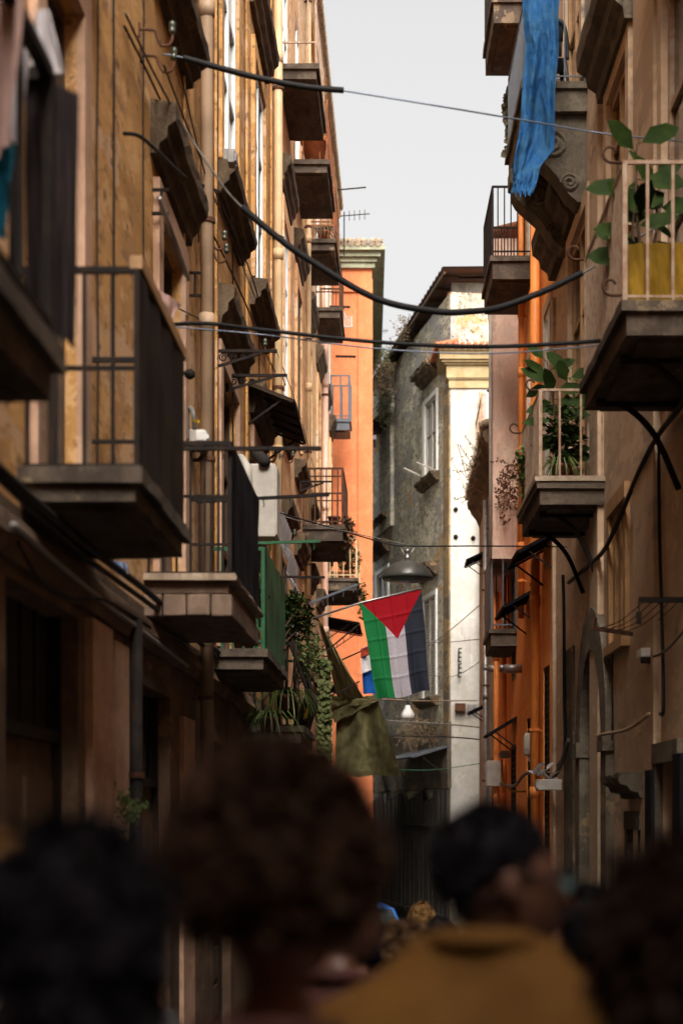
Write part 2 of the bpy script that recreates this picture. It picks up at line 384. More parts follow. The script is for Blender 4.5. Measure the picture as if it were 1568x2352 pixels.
def railing(F, b, s0, s1, off, z, h, m, step=.13, r=.009, end_step=None, rail=.018, mid=None, base=.08, front=True, ends=(True, True), low=True):
    mb = MB(); o1 = off - .05; end_step = end_step or step
    for zr in ([z + base] if low else []) + [z + h] + ([z + mid] if mid else []):
        k = rail if zr > z + h - .01 else rail * .7
        mb.bar(F(s0, o1, zr), F(s1, o1, zr), k * 2, k * 2)
        if ends[0]: mb.bar(F(s0, 0, zr), F(s0, o1, zr), k * 2, k * 2)
        if ends[1]: mb.bar(F(s1, 0, zr), F(s1, o1, zr), k * 2, k * 2)
    n = max(2, round((s1 - s0) / step))
    for i in range(n + 1):
        a = s0 + (s1 - s0) * i / n; q = r * (1.7 if i in (0, n) else 1)
        if front or i in (0, n): mb.bar(F(a, o1, z), F(a, o1, z + h), q * 2)
    n = max(2, round(o1 / end_step))
    for e, on in zip((s0, s1), ends):
        if on:
            for i in range(n): mb.bar(F(e, o1 * i / n + .02, z), F(e, o1 * i / n + .02, z + h), r * 2)
    return obj('railing', mb, m, b)
def panel(F, b, s0, s1, o, z0, z1, m, name='screen_panel'):
    mb = MB(); mb.grid(lambda u, v: F(s0 + (s1 - s0) * u, o + .008 * math.sin(u * 23) + .005 * math.sin(v * 9 + u * 5), z0 + (z1 - z0) * v), 24, 8, False)
    mb.grid(lambda u, v: F(s0 + (s1 - s0) * u, o + .006 + .008 * math.sin(u * 23) + .005 * math.sin(v * 9 + u * 5), z0 + (z1 - z0) * v), 24, 8, False)
    return obj(name, mb, m, b)
def pipe(F, bld, s, z0, z1, r, m, o=None, name='drainpipe', cl=2.2, clm=rust):
    o = o or r + .04
    mb = MB(); mb.tube([F(s, o, z0), F(s, o, z1)], r, 12)
    z = z0 + 1.1
    while z < z1:
        mb.tube([F(s, o, z), F(s, o, z + .16)], r * 1.18, 12); z += 2.9
    po = obj(name, mb, m, bld, True)
    z = z0 + .6
    while z < z1:
        c = MB(); c.tube([F(s, o, z), F(s, o, z + .04)], r * 1.3, 12); c.box(F, s - .015, s + .015, 0, o, z, z + .03); z += cl
        obj('pipe_clamp', c, clm, po)
    return po
def scroll(F, b, s0, s1, z1, m, off=.7, hgt=.9, name='scroll_bracket'):
    pts = []
    top = [(0, z1), (off, z1), (off, z1 - hgt * .18)]
    for k in range(9):               # S curve of the console
        t = k / 8; pts.append((off * (1 - t) ** .8 * (.82 + .12 * math.sin(t * 7)) + .10, z1 - hgt * .2 - hgt * .8 * t))
    mb = MB().prof(F, top + pts + [(0, z1 - hgt)], s0, s1, 1, 0)
    # raised volute on the side that faces the street's near end
    for (cx, cz, rr) in ((off * .52, z1 - hgt * .34, off * .24), (.2, z1 - hgt * .78, off * .14)):
        sp = [F(s0 - .012, cx + rr * (1 - a / 15) * math.cos(a), cz + rr * (1 - a / 15) * math.sin(a)) for a in [q * .5 for q in range(26)]]
        mb.tube(sp, .022, 5)
    return obj(name, mb, m, b)
def brackets(F, b, ss, z, off, m, name='iron_bracket'):
    for s in ss:
        mb = MB()
        mb.tube(spline([F(s, off * .92, z), F(s, off * .6, z - .05), F(s, off * .28, z - .3), F(s, .02, z - .75)], 6), .028, 6)
        mb.tube([F(s, 0, z - .03), F(s, off * .92, z - .03)], .02, 5)
        obj(name, mb, m, b, True)
# ------------------------------------------------------------------ ground
g = MB()
ys = [-900, -60, -10, 0, 10, 20, 30, 40, 55, 70, 200, 900]
g.grid(lambda u, v: Vector(((u - .5) * 1800, ys[round(v * 11)], ground_z(ys[round(v * 11)]) if ys[round(v * 11)] < 71 else ground_z(70))), 2, 11, False)
tag(obj('street', g, soil), kind='structure')

# ------------------------------------------------------------------ left: ochre tenement
TOPL = 18.1
B1 = empty('tenement_building', FL(10, -3, ground_z(10)), 'tall ochre tenement with soot streaks lining the near left side of the street', 'building')
bays = {'A': (4.3, 6.4), 'B': (8.9, 10.7), 'C': (13.4, 15.5), 'D': (18.0, 20.5), 'E': (22.0, 24.4)}
ops = []
for k, (a, b) in bays.items():
    ops += [(a + .35, b - .35, 3.52, 6.5), (a + .4, b - .4, 8.62, 11.5), (a + .4, b - .4, 13.4, 16.2)]
gops = [(5.2, 6.9, -3.4, 2.9), (8.5, 10.4, -3.4, 2.92), (12.75, 14.5, -3.4, 2.72), (17.8, 19.6, -3.4, 2.5), (22.2, 24.3, -3.4, 2.3)]
obj('wall', wall(FL, -7, 26.4, 3.3, TOPL, ops), ochre, B1)
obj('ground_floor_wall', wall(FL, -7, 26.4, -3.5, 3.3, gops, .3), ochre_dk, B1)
# smoother rose plaster piers of the ground floor and lower storey
for (a, b, z0, z1, o) in ((7.35, 8.15, -3.4, 7.6, .035), (10.62, 11.35, -3.4, 2.95, .05), (11.5, 12.5, -3.4, 2.9, .04), (15.1, 15.9, -3.4, 2.6, .04)):
    obj('pier', MB().box(FL, a, b, -.02, o, z0, z1), pinkp, B1)
# first storey fascia band
obj('string_course', MB().prof(FL, [(0, 2.98), (.05, 2.98), (.09, 3.08), (.05, 3.2), (0, 3.24)], -7, 26.4, 60, .006), ochre_dk, B1)
for i, (a, b) in enumerate(bays.values()):
    window(FL, B1, a + .35, b - .35, 3.52, 6.5, o=-.1, fr=wood, name='balcony_door', bars=2)
    window(FL, B1, a + .4, b - .4, 8.62, 11.5, o=-.02, fr=whitep, bars=2, w_=.09)
    window(FL, B1, a + .4, b - .4, 13.4, 16.2, o=-.02, fr=whitep, bars=2, w_=.09)
    hood(FL, B1, a - .05, b + .05, 6.82, .2, seed=i)
    hood(FL, B1, a + .0, b + .0, 8.2, .22, name='window_ledge', hgt=.34, seed=i + 9)
    hood(FL, B1, a - .05, b + .05, 12.0, .2, seed=i + 20)
    # plain raised surrounds
    obj('window_surround', MB().box(FL, a + .2, a + .4, 0, .05, 8.62, 11.7).box(FL, b - .4, b - .2, 0, .05, 8.62, 11.7).box(FL, a + .4, b - .4, 0, .05, 11.5, 11.7), pinkp if i < 2 else ochre, B1)
    obj('window_surround', MB().box(FL, a + .12, a + .35, 0, .05, 3.5, 6.7).box(FL, b - .35, b - .12, 0, .05, 3.5, 6.7).box(FL, a + .35, b - .35, 0, .05, 6.5, 6.7), pinkp, B1)
# ground floor doors
for i, (a, b, z0, z1) in enumerate(gops):
    d_ = MB(); m_ = (b - a) / 2 + a
    d_.box(FL, a + .04, m_ - .01, -.2, -.15, z0, z1 - .75); d_.box(FL, m_ + .01, b - .04, -.2, -.15, z0, z1 - .75)
    for q in range(7):
        zq = z1 - 1.3 - q * .42
        d_.box(FL, a + .14, m_ - .1, -.15, -.125, zq, zq + .34); d_.box(FL, m_ + .1, b - .14, -.15, -.125, zq, zq + .34)
    do = obj('door', d_, wood, B1)
    t_ = MB(); t_.box(FL, a, b, -.2, -.1, z1 - .75, z1 - .68); t_.box(FL, a, a + .05, -.22, -.1, z0, z1); t_.box(FL, b - .05, b, -.22, -.1, z0, z1)
    for q in range(5): t_.bar(FL(a + (b - a) * (q + .5) / 5, -.14, z1 - .68), FL(a + (b - a) * (q + .5) / 5, -.14, z1 - .02), .02)
    obj('door_frame', t_, iron, do)
    obj('fanlight', MB().box(FL, a + .05, b - .05, -.2, -.18, z1 - .68, z1), dark, do)
pipe(FL, B1, 16.05, 2.2, 18, .062, pipe_t, o=.13)
pipe(FL, B1, 12.1, -3, 3.1, .045, iron, name='waste_pipe')
pipe(FL, B1, 7.1, -3, 3.3, .05, rust, name='waste_pipe')
pipe(FL, B1, 25.6, 3, 18, .066, pipe_c, o=.10)
for s_, z0, z1, r in ((17.75, 3.6, 18, .018), (18.0, 3.6, 15, .010), (11.55, 3.4, 18, .007), (12.9, 4.5, 12, .006), (15.2, 3.4, 16, .014), (16.6, 3.4, 17, .008), (19.6, 4, 8.2, .009), (21.2, 3.4, 18, .02), (23.2, 4, 17, .009), (25.1, 3, 18, .02), (10.95, 3.4, 9, .006)):
    obj('conduit', MB().tube([FL(s_ + .03 * math.sin(k * 1.7 + s_), r + .012, z0 + (z1 - z0) * k / 9) for k in range(10)], r, 6), ochre if r > .013 else blackcable, B1, True)

# balconies of the ochre tenement
bA = slab(FL, B1, 3.6, 6.6, .66, 3.5, th=.2); railing(FL, bA, 3.7, 6.52, .66, 3.5, 1.02, iron, step=.47, r=.012, rail=.024, end_step=.14)
bB = slab(FL, B1, 8.75, 10.75, .63, 3.5, th=.17); railing(FL, bB, 8.9, 10.66, .63, 3.5, 1.03, iron, step=.16, r=.009, rail=.016, end_step=.15, mid=.53, base=.03)
panel(FL, bB, 8.9, 10.66, .595, 3.42, 4.5, panel_br)
obj('hand_rail', MB().box(FL, 8.88, 10.7, .545, .61, 4.535, 4.60), woodl, bB)
cb = MB(); cb.box(FL, 13.12, 15.48, -.05, .58, 3.27, 3.499)
for k in range(6): cb.box(FL, 13.06 + k * .41, 13.06 + k * .41 + .395, .5, .655, 3.235 + .004 * (k % 3), 3.40)
for k in range(3): cb.box(FL, 13.05, 13.2, -.04 + k * .18, -.04 + k * .18 + .17, 3.235 + .003 * k, 3.40)
cb.box(FL, 13.08, 15.5, -.04, .63, 3.405, 3.495)
bC = obj('balcony', cb, blockst, B1, bevel=.012); obj('top_plate', MB().prof(FL, [(0, 3.5), (.69, 3.5), (.70, 3.525), (.68, 3.55), (0, 3.55)], 13.0, 15.58, 14, .006), marble, bC); railing(FL, bC, 13.15, 15.5, .68, 3.53, 1.02, iron, step=.13, r=.009, rail=.016, end_step=.1, mid=.62, base=.04)
panel(FL, bC, 13.15, 15.5, .655, 3.56, 4.52, panel_bk)
bD = slab(FL, B1, 17.35, 20.4, .59, 3.4, th=.2, m=slabm); railing(FL, bD, 17.4, 20.35, .59, 3.4, 1.0, green_iron, step=.11, r=.011, end_step=.1, mid=.2)
panel(FL, bD, 17.4, 20.35, .56, 3.42, 4.42, green_iron)
# bombé balcony: bars that belly outward
bE = slab(FL, B1, 21.8, 24.6, .70, 2.86, th=.22, m=slabm)
rb = MB()
def belly(F, s, o, z, h): return spline([F(s, o - .02, z), F(s, o + .03, z + h * .2), F(s, o + .10, z + h * .4), F(s, o + .0, z + h * .72), F(s, o - .12, z + h)], 5)
for k in range(15): rb.tube(belly(FL, 21.9 + k * .19, .62, 2.86, 1.05), .02, 5)
for k in range(6):
    o = .08 + k * .1; rb.tube([FL(21.9 - d_, o, 2.86 + h_) for d_, h_ in ((0, 0), (.04, .2), (.12, .42), (.02, .75), (-.1, 1.05))], .02, 5)
for h_, o in ((.0, .6), (1.05, .5)): rb.tube([FL(21.9, 0, 2.86 + h_), FL(21.9, o, 2.86 + h_), FL(24.56, o, 2.86 + h_), FL(24.56, 0, 2.86 + h_)], .02, 5)
obj('railing', rb, iron, bE, True)
for (a, b) in (bays['E'],):
    pass
# sheet awning over bay E and folding frame arms
def awning(F, bld, s0, s1, off, z0, drop, m, arm=iron, name='awning', th=.015):
    a = MB(); a.add([F(s, o, z) for s in (s0, s1) for (o, z) in ((0, z0), (off, z0 - drop), (off, z0 - drop - th), (0, z0 - th))], [(0, 1, 5, 4), (3, 2, 6, 7), (0, 3, 7, 4), (1, 2, 6, 5), (0, 1, 2, 3), (4, 5, 6, 7)])
    n = max(2, int((s1 - s0) / .45))
    for k in range(n + 1):
        q = s0 + (s1 - s0) * k / n; a.bar(F(q, 0, z0 - th - .022), F(q, off, z0 - drop - th - .022), .03)
    o = obj(name, a, m, bld)
    r_ = MB()
    for q in (s0 + .05, s1 - .05): r_.bar(F(q, off * .8, z0 - drop * .8 - .03), F(q, 0, z0 - drop - off * .55), .025)
    r_.bar(F(s0, off + .012, z0 - drop - .02), F(s1, off + .012, z0 - drop - .02), .03)
    obj('awning_stay', r_, arm, o)
    return o
awning(FL, B1, 21.7, 24.2, .56, 7.15, .22, plain('brown_awning_sheet', (.05, .033, .024), .85, 0, .3, 3, .2, None, .1))

# ------------------------------------------------------------------ left: cream tenement beyond
B2 = empty('tenement_building', FL(36, -3, ground_z(36)), 'cream and rose tenement with stacked iron balconies, filling the far left side', 'building')
fb = [(27.4, 29.6), (30.9, 33.0), (34.6, 36.6), (38.6, 40.4), (42.0, 43.6), (45.3, 46.8)]
ops = []
FZ = (13.55, 13.37, 13.2, 13.0, 13.0, 13.0)
for (a, b), q in zip(fb, FZ): ops += [(a + .4, b - .4, 3.3, 5.9), (a + .4, b - .4, 8.5, 11.3), (a + .35, b - .35, q, 16.2)]
obj('wall', wall(FL, 26.4, 47.6, -4.5, TOPL, ops), cream, B2)
for i, (a, b) in enumerate(fb):
    window(FL, B2, a + .4, b - .4, 3.3, 5.9, fr=wood, name='balcony_door', bars=2)
    window(FL, B2, a + .4, b - .4, 8.5, 11.3, o=-.02, fr=whitep if i % 2 == 0 else wood, bars=2, w_=.09)
    window(FL, B2, a + .35, b - .35, FZ[i], 16.2, o=-.04, fr=whitep, name='balcony_door', bars=2)
    hood(FL, B2, a, b, 11.75, .18, seed=i + 40)
    hood(FL, B2, a + .1, b - .1, 7.75, .2, name='window_ledge', hgt=.34, seed=i + 50)
    if i < 4: hood(FL, B2, a, b, 6.35, .2, seed=i + 60)
    obj('window_surround', MB().box(FL, a + .2, a + .4, 0, .05, 8.5, 11.6).box(FL, b - .4, b - .2, 0, .05, 8.5, 11.6).box(FL, a + .4, b - .4, 0, .05, 11.3, 11.6), cream, B2)
for i, (a, b) in enumerate(fb[:4]):
    rm = (cream_iron, rustb, rustb, rust)[i]
    zb = (13.5, 13.32, 13.14, 12.95)[i]
    bb = slab(FL, B2, a - .15, b + .25, (.62, .64, .62, .58)[i], zb, th=.22)
    railing(FL, bb, a - .1, b + .2, (.62, .64, .62, .58)[i], zb, 1.05, rm, step=.13, r=.009, end_step=.16, mid=.35, low=False)
# overhanging eaves with tiles
ev = MB().prof(FL, [(0, TOPL - .25), (.08, TOPL - .25), (.18, TOPL - .05), (.22, TOPL), (.22, TOPL + .06), (0, TOPL + .1)], -7, 47.7, 90, .02)
obj('cornice', ev, cream, B2)
rt = MB()
for k in range(110):
    s = 26.5 + k * .19; rt.tube([FL(s, .3, TOPL + .09), FL(s, -.5, TOPL + .34)], .085, 6)
obj('roof_tiles', rt, oldtile, B2, True)
rt = MB()
for k in range(170):
    s = -6.5 + k * .19; rt.tube([FL(s, .3, TOPL + .09), FL(s, -.5, TOPL + .34)], .085, 6)
obj('roof_tiles', rt, oldtile, B1, True)
pipe(FL, B2, 41.0, 2, 14.2, .07, pipe_p, o=.1, cl=3)
pipe(FL, B2, 34.0, 6, 18, .05, pipe_c)
# lower far balconies, rusty, overgrown
bF = slab(FL, B2, 33.4, 36.2, .82, 7.3, th=.3); railing(FL, bF, 33.5, 36.1, .82, 7.3, 1.1, rust, step=.11, r=.012, end_step=.11, mid=.95)
bG = slab(FL, B2, 41.6, 44.6, .86, 7.4, th=.3); railing(FL, bG, 41.7, 44.5, .86, 7.4, .95, pipe_c, step=.12, r=.011, end_step=.15)
awning(FL, B2, 42.6, 45.6, .85, 6.6, .15, panel_bk)
awning(FL, B2, 37.5, 39.5, .7, 4.6, .1, panel_bk)
bH = slab(FL, B2, 46.2, 47.4, .55, 12.25, th=.3, m=greyblue); railing(FL, bH, 46.25, 47.35, .55, 12.25, 1.15, greyblue, step=.4, r=.02, end_step=.3)

# ------------------------------------------------------------------ orange house closing the left side
FO = FC(48.2)
B3 = empty('corner_house', Vector((-1.5, 52, ground_z(52))), 'bright orange corner house with moulded grey cornice facing up the street', 'building')
obj('wall', MB().box(FO, -4.5, .14, 0, -.5, -4.5, 17.0), orange, B3)
obj('side_wall', MB().box(FO, -4.5, .139, -.501, -12, -4.5, 16.99), plain('low_bounce_grey', (.42, .41, .37), .9), B3)  # unseen side, made grey to cut orange bounce onto the end house
obj('pilaster', MB().box(FO, -.24, .16, 0, .06, -4.4, 16.55), orange, B3)
obj('pilaster', MB().box(FO, -4.5, -.24, 0, .06, 16.2, 16.55), orange, B3)
co = MB()
for k, (e, z0, z1) in enumerate(((.06, 16.85, 17.0), (.12, 17.0, 17.12), (.22, 17.12, 17.26), (.34, 17.26, 17.4))):
    co.box(FI, -4.6, .16 + e, 48.2 - .04 - e, 60, z0, z1 - .001)
obj('cornice', co, plain('sage_cornice', (.30, .31, .21), .8, 0, .3, 3, .2), B3)
rt = MB(); rnd = random.Random(4)
for k in range(27):
    x = -4.5 + k * .185; rt.tube([Vector((x, 47.78, 17.42)), Vector((x, 49.2, 17.85))], .09, 6)
    for q in range(3): rt.lathe((x + rnd.uniform(-.05, .05), 48.0 + q * .4, 17.5 + q * .12), [(.02, 0), (.1, .03), (.09, .1), (.02, .14)], 7)
obj('roof_tiles', rt, oldtile, B3)
for z in (12.15, 4.6):
    obj('side_cornice', MB().box(FI, .141, .26, 48.3, 49.4, z, z + .12), greyblue, B3)

# ------------------------------------------------------------------ end house: peeling grey flank and white front
B4 = empty('corner_house', Vector((3.2, 55, ground_z(54))), 'derelict end house with peeling grey flank and smooth white front', 'building')
W1, W2 = (1.75, 3.3), (9.2, 11.2)
gops = [(W1[0], W1[1], 11.95, 14.25), (W2[0], W2[1], 12.0, 14.3), (W1[0] + .1, W1[1] + .2, 5.3, 8.3), (W2[0], W2[1], 7.9, 10.1)]
obj('flank_wall', wall(FD, 0, 14, -4.5, 16.75, gops, .1, 6), grey_wall, B4)
obj('quoin', MB().prof(FD, [(0, -4), (.05, -4), (.05, 14.1), (0, 14.1)], .0, .75, 3, .012), stucco('ochre_scarred_plaster', (.30, .21, .105), (.22, .15, .08), (.07, .05, .03), .7, [((.12, .10, .075), .55, 4, 1.3)], bump=.8), B4)
obj('flank_step', MB().box(FD, 8.3, 14, -.05, .12, 11.4, 17.0), grey_wall, B4)
FW = FC(50)
obj('front_wall', wall(FW, 2.405, 6.0, -.75, 14.2, [], depth=4), white_wall, B4)
obj('front_base', MB().box(FW, 2.41, 6.0, -.4, .05, -4.5, -.75), stucco('rubble_base', (.20, .17, .12), (.12, .10, .075), (.05, .04, .03), .4, [((.27, .22, .15), .58, 4, 1.6), ((.06, .055, .045), .6, 8, 2.0)], bump=1.0, sc=2), B4)
co = MB()
for k, (e, z0, z1) in enumerate(((.05, 13.98, 14.22), (.09, 14.22, 14.26), (.12, 14.26, 14.62), (.19, 14.62, 14.68), (.26, 14.68, 14.75), (.32, 14.75, 14.98), (.36, 14.98, 15.06))):
    co.box(FI, 2.4 - e, 6, 50 - e, 54.2, z0, z1 - .001)
obj('cornice', co, yellow_cor, B4)
rt = MB()
for k in range(22):
    x = 2.0 + k * .18; rt.tube([Vector((x, 49.5, 15.11)), Vector((x, 50.6, 15.25))], .08, 6)
for k in range(18):
    y = 49.6 + k * .19; rt.tube([Vector((1.95 - .05 * k * .19, y, 15.11)), Vector((2.6 - .1 * k * .19, y + .05, 15.25))], .08, 6)
obj('cornice_tiles', rt, tiles, B4, True)
obj('attic_wall', MB().box(FI, 2.46, 6, 50.7, 54, 14.9, 17.23), moss_white, B4)
obj('attic_parapet', MB().box(FI, 2.36, 6, 50.62, 50.9, 16.55, 16.75), moss_white, B4)
at = MB()
for k in range(20): at.tube([Vector((2.4 + k * .18, 50.45, 16.82)), Vector((2.4 + k * .18, 51.0, 16.9))], .075, 5)
obj('parapet_tiles', at, tiles, B4, True)
# corrugated roof whose eave runs down the flank, sagging away
rf = MB()
n = 64
def roofp(i, o, dz): 
    s = -.4 + i * (12.4 / n); return FD(s, o, 17.35 - .045 * s + (.03 if i % 2 else -.03) + dz)
for i in range(n):
    rf.quad(roofp(i, .3, 0), roofp(i + 1, .3, 0), roofp(i + 1, -5, .35), roofp(i, -5, .35))
    rf.quad(roofp(i, .3, -.03), roofp(i + 1, .3, -.03), roofp(i + 1, -5, .32), roofp(i, -5, .32))
    rf.quad(roofp(i, .3, 0), roofp(i + 1, .3, 0), roofp(i + 1, .3, -.03), roofp(i, .3, -.03))
rfo = obj('roof', rf, corr, B4)
bm_ = MB()
for k in range(12): bm_.bar(FD(.3 + k * 1.0, .26, 17.24 - .045 * k), FD(.3 + k, -.3, 17.27 - .045 * k), .06, .08)
bm_.bar(FD(-.3, .24, 17.2), FD(11.8, .24, 16.68), .05, .07)
obj('rafter', bm_, wood, rfo)
rr = MB()
for k in range(26): rr.tube([Vector((2.25 + k * .16, 50.4, 17.36 + k * .012)), Vector((2.4 + k * .16, 53.5, 17.75))], .07, 5)
rr.box(FI, 2.3, 6, 50.5, 53.6, 17.24, 17.29)
obj('front_roof', rr, plain('rust_red_roof', (.16, .07, .055), .8, 0, .4, 4, .3, (.09, .07, .06)), B4)
# flank windows
for (a, b, z0, z1, kind) in ((W1[0], W1[1], 11.95, 14.25, 'w'), (W2[0], W2[1], 12.0, 14.3, 'w'), (W1[0] + .1, W1[1] + .2, 5.3, 8.3, 'l'), (W2[0], W2[1], 7.9, 10.1, 'w')):
    fr = MB(); fr.box(FD, a - .14, a, 0, .05, z0, z1 + .14); fr.box(FD, b, b + .3, 0, .05, z0, z1 + .14); fr.box(FD, a, b, 0, .05, z1, z1 + .14)
    obj('window_surround', fr, whitep, B4)
    if kind == 'w': window(FD, B4, a, b, z0, z1, o=-.04, fr=offwhite, bars=1, w_=.09)
    else: louvre(FD, B4, a, b, z0, z1, offwhite, o=-.03, step=.09)
    hood(FD, B4, a - .35, b + .45, z0 - .32, .3, tuff, 'window_sill', .28, .02, int(a))
    hood(FD, B4, a - .3, b + .4, z1 + .55, .42, tuff, 'window_hood', .42, .03, int(a + 5))
# boarded yard gates at street level and the canopy over them
gt = MB()
for k in range(26):
    s = -.2 + k * .45; gt.box(FD, s, s + .435, .08 + .02 * (k % 3), .16 + .02 * (k % 3), -4.4, 2.45 - .5 * (k > 3) * ((k % 7) / 9))
for z in (1.4, -1.2): gt.box(FD, 0, 11, .22, .28, z, z + .06)
obj('board_gate', gt, darkwood, B4)
awning(FD, B4, -.1, 5.5, 1.15, 3.75, .35, greyblue, name='gate_canopy')
lv = MB(); lv.prof(FD, [(0, 2.5), (.1, 2.5), (.14, 3.3), (.05, 4.4), (0, 4.4)], -.1, 12, 24, .06)
obj('rubble_band', lv, stone, B4)
# ------------------------------------------------------------------ right: beige palazzo
TOPR = 14.2
B5 = empty('palazzo_building', FR(12, -3, ground_z(12)), 'brownish beige palazzo with moulded window cornices and arched portal lining the near right side', 'building')
rdoors = [(13.4, 15.35, 5.52, 9.0), (20.7, 22.5, 5.52, 9.0), (17.5, 18.9, 7.6, 9.45), (13.4, 15.3, 10.7, 13.6), (21.3, 23.0, 10.7, 13.6), (17.3, 18.9, 10.7, 13.6)]
wwin = (17.7, 18.75, 3.55, 4.95)
gopsR = [(19.0, 21.1, -3.4, 3.75), (14.6, 15.6, -3.4, 2.2), (16.6, 17.3, -3.4, 1.6), wwin]
obj('wall', wall(FR, 10.5, 24.6, 5.2, TOPR, rdoors, .12), beige, B5)
obj('ground_floor_wall', wall(FR, 10.5, 24.6, -3.5, 5.2, gopsR, .35), beige, B5)
for i, (a, b, z0, z1) in enumerate(rdoors):
    window(FR, B5, a, b, z0, z1, o=-.03, fr=(cream_iron, woodl, woodl)[i % 3], bars=2, w_=.09, name='balcony_door' if i not in (2, 6) else 'window')
    s_ = MB(); s_.box(FR, a - .22, a, 0, .06, z0, z1 + .2); s_.box(FR, b, b + .22, 0, .06, z0, z1 + .2); s_.box(FR, a, b, 0, .06, z1, z1 + .2)
    obj('window_surround', s_, beige, B5)
for i, (a, b) in enumerate(((17.2, 19.3), (22.0, 24.5), (13.1, 15.7))):
    z = (9.62, 9.25, 9.3)[i]
    hood(FR, B5, a, b, z, .34, stone if i != 1 else slabm, 'window_cornice', .6, .006, i + 70)
for (a, b) in ((15.7, 16.9), (19.5, 20.2)):
    obj('pilaster', MB().box(FR, a, b, 0, .07, -3.4, 14.1), beige, B5)
window(FR, B5, *wwin, o=-.03, fr=woodl, bars=0, w_=.12)
s_ = MB(); s_.box(FR, wwin[0] - .15, wwin[0], 0, .05, wwin[2], wwin[3]); s_.box(FR, wwin[1], wwin[1] + .15, 0, .05, wwin[2], wwin[3]); s_.box(FR, wwin[0] - .15, wwin[1] + .15, 0, .09, wwin[2] - .1, wwin[2]); s_.box(FR, wwin[0] - .15, wwin[1] + .15, 0, .06, wwin[3], wwin[3] + .16)
obj('window_surround', s_, woodl, B5)
# arched stone portal
ar = MB(); c_, hw, zs = 20.05, .95, 2.55
def arch(r, k, n=14): 
    a = math.pi * k / n; return (c_ - r * math.cos(a), zs + r * 1.15 * math.sin(a))
for k in range(14):
    (a0, z0), (a1, z1) = arch(hw, k), arch(hw, k + 1); (b0, y0), (b1, y1) = arch(hw + .42, k), arch(hw + .42, k + 1)
    ar.add([FR(a0, .09, z0), FR(a1, .09, z1), FR(b1, .09, y1), FR(b0, .09, y0), FR(a0, -.2, z0), FR(a1, -.2, z1), FR(b1, -.0, y1), FR(b0, -.0, y0)], [(0, 1, 2, 3), (0, 1, 5, 4), (3, 2, 6, 7)])
    # spandrel filling between the arch and the rectangular opening
    ar.add([FR(a0, -.05, z0), FR(a1, -.05, z1), FR(a1, -.05, 3.8), FR(a0, -.05, 3.8)], [(0, 1, 2, 3)])
for e in (-1, 1):
    q0, q1 = sorted((c_ + e * hw, c_ + e * (hw + .42))); ar.box(FR, q0, q1, -.2, .09, -3.4, zs)
    q0, q1 = sorted((c_ + e * (hw - .02), c_ + e * (hw + .46))); ar.box(FR, q0, q1, -.18, .13, zs - .12, zs + .06)
    q0, q1 = sorted((c_ + e * (hw - .02), c_ + e * (hw + .46))); ar.box(FR, q0, q1, -.18, .14, -3.4, -.4)
obj('portal', ar, stone, B5)
pd = MB()
for k in range(2):
    a = c_ - hw + .02 + k * hw; pd.box(FR, a, a + hw - .04, -.33, -.28, -3.4, 3.6)
    for q in range(6): pd.box(FR, a + .1, a + hw - .14, -.28, -.25, -2.9 + q, -2.1 + q)
obj('portal_door', pd, darkwood, B5)
for (a, b, z0, z1) in gopsR[1:3]:
    d_ = MB(); d_.box(FR, a, b, -.3, -.25, z0, z1)
    for q in range(3): d_.box(FR, a + .1, b - .1, -.25, -.22, z1 - .9 - q, z1 - .15 - q)
    do = obj('door', d_, darkwood, B5)
    s_ = MB(); s_.box(FR, a - .16, a, 0, .07, z0, z1); s_.box(FR, b, b + .16, 0, .07, z0, z1); s_.box(FR, a - .16, b + .16, 0, .08, z1, z1 + .18); obj('door_surround', s_, stone, B5)
# folded-back dark shop shutter
obj('shop_shutter', MB().box(FR, 15.66, 16.0, .03, .1, -3.2, 2.15).box(FR, 14.2, 14.56, .03, .1, -3.2, 2.25), panel_bk, B5)
hood(FR, B5, 16.3, 17.6, 1.9, .3, stone, 'door_hood', .25, .01, 91)
# darker plinth and tall scarred band left of the portal
obj('scarred_band', MB().box(FR, 22.2, 23.2, -.02, .03, -3.4, 3.9), stone, B5)
obj('plinth', MB().prof(FR, [(0, -3.5), (.08, -3.5), (.08, -.2), (.05, -.1), (0, -.1)], 21.6, 24.6, 20, .004), stone, B5)
# balconies
b1 = slab(FR, B5, 12.7, 15.2, .80, 5.5, th=.24, m=slabm); railing(FR, b1, 12.85, 15.1, .80, 5.54, 1.02, cream_iron, step=.085, r=.011, end_step=.19, rail=.014, base=.03)
brackets(FR, b1, (13.3, 14.7), 5.24, .78, iron)
b2 = slab(FR, B5, 19.4, 21.8, .76, 5.46, th=.25, m=slabm, top=marble); railing(FR, b2, 19.5, 21.7, .76, 5.5, 1.0, cream_iron, step=.085, r=.012, end_step=.23, rail=.014, base=.03)
brackets(FR, b2, (19.9, 21.2), 5.19, .74, iron)
b3 = slab(FR, B5, 20.9, 23.4, .80, 10.55, th=.34, m=stone); railing(FR, b3, 21.0, 23.3, .80, 10.57, 1.02, greyblue, step=.1, r=.008, end_step=.22, rail=.012)
scroll(FR, b3, 21.05, 21.45, 10.2, stone, .78, 1.05); scroll(FR, b3, 22.75, 23.15, 10.2, stone, .78, 1.05)
# curled hooks at railing corners
for b_, s_, o_, z_ in ((b1, 12.85, .75, 6.56), (b1, 15.1, .75, 6.56), (b1, 12.85, .75, 5.58), (b2, 19.5, .71, 6.5), (b2, 21.7, .71, 6.5)):
    cu = [FR(s_, o_ + .1 + .07 * (1 - t * .5) * math.cos(t * 4.4 - 1.57), z_ + .07 + .07 * (1 - t * .5) * math.sin(t * 4.4 - 1.57)) for t in [q / 10 for q in range(11)]]
    obj('scroll_hook', MB().tube([FR(s_, o_, z_)] + cu, .012, 5), rust, b_, True)

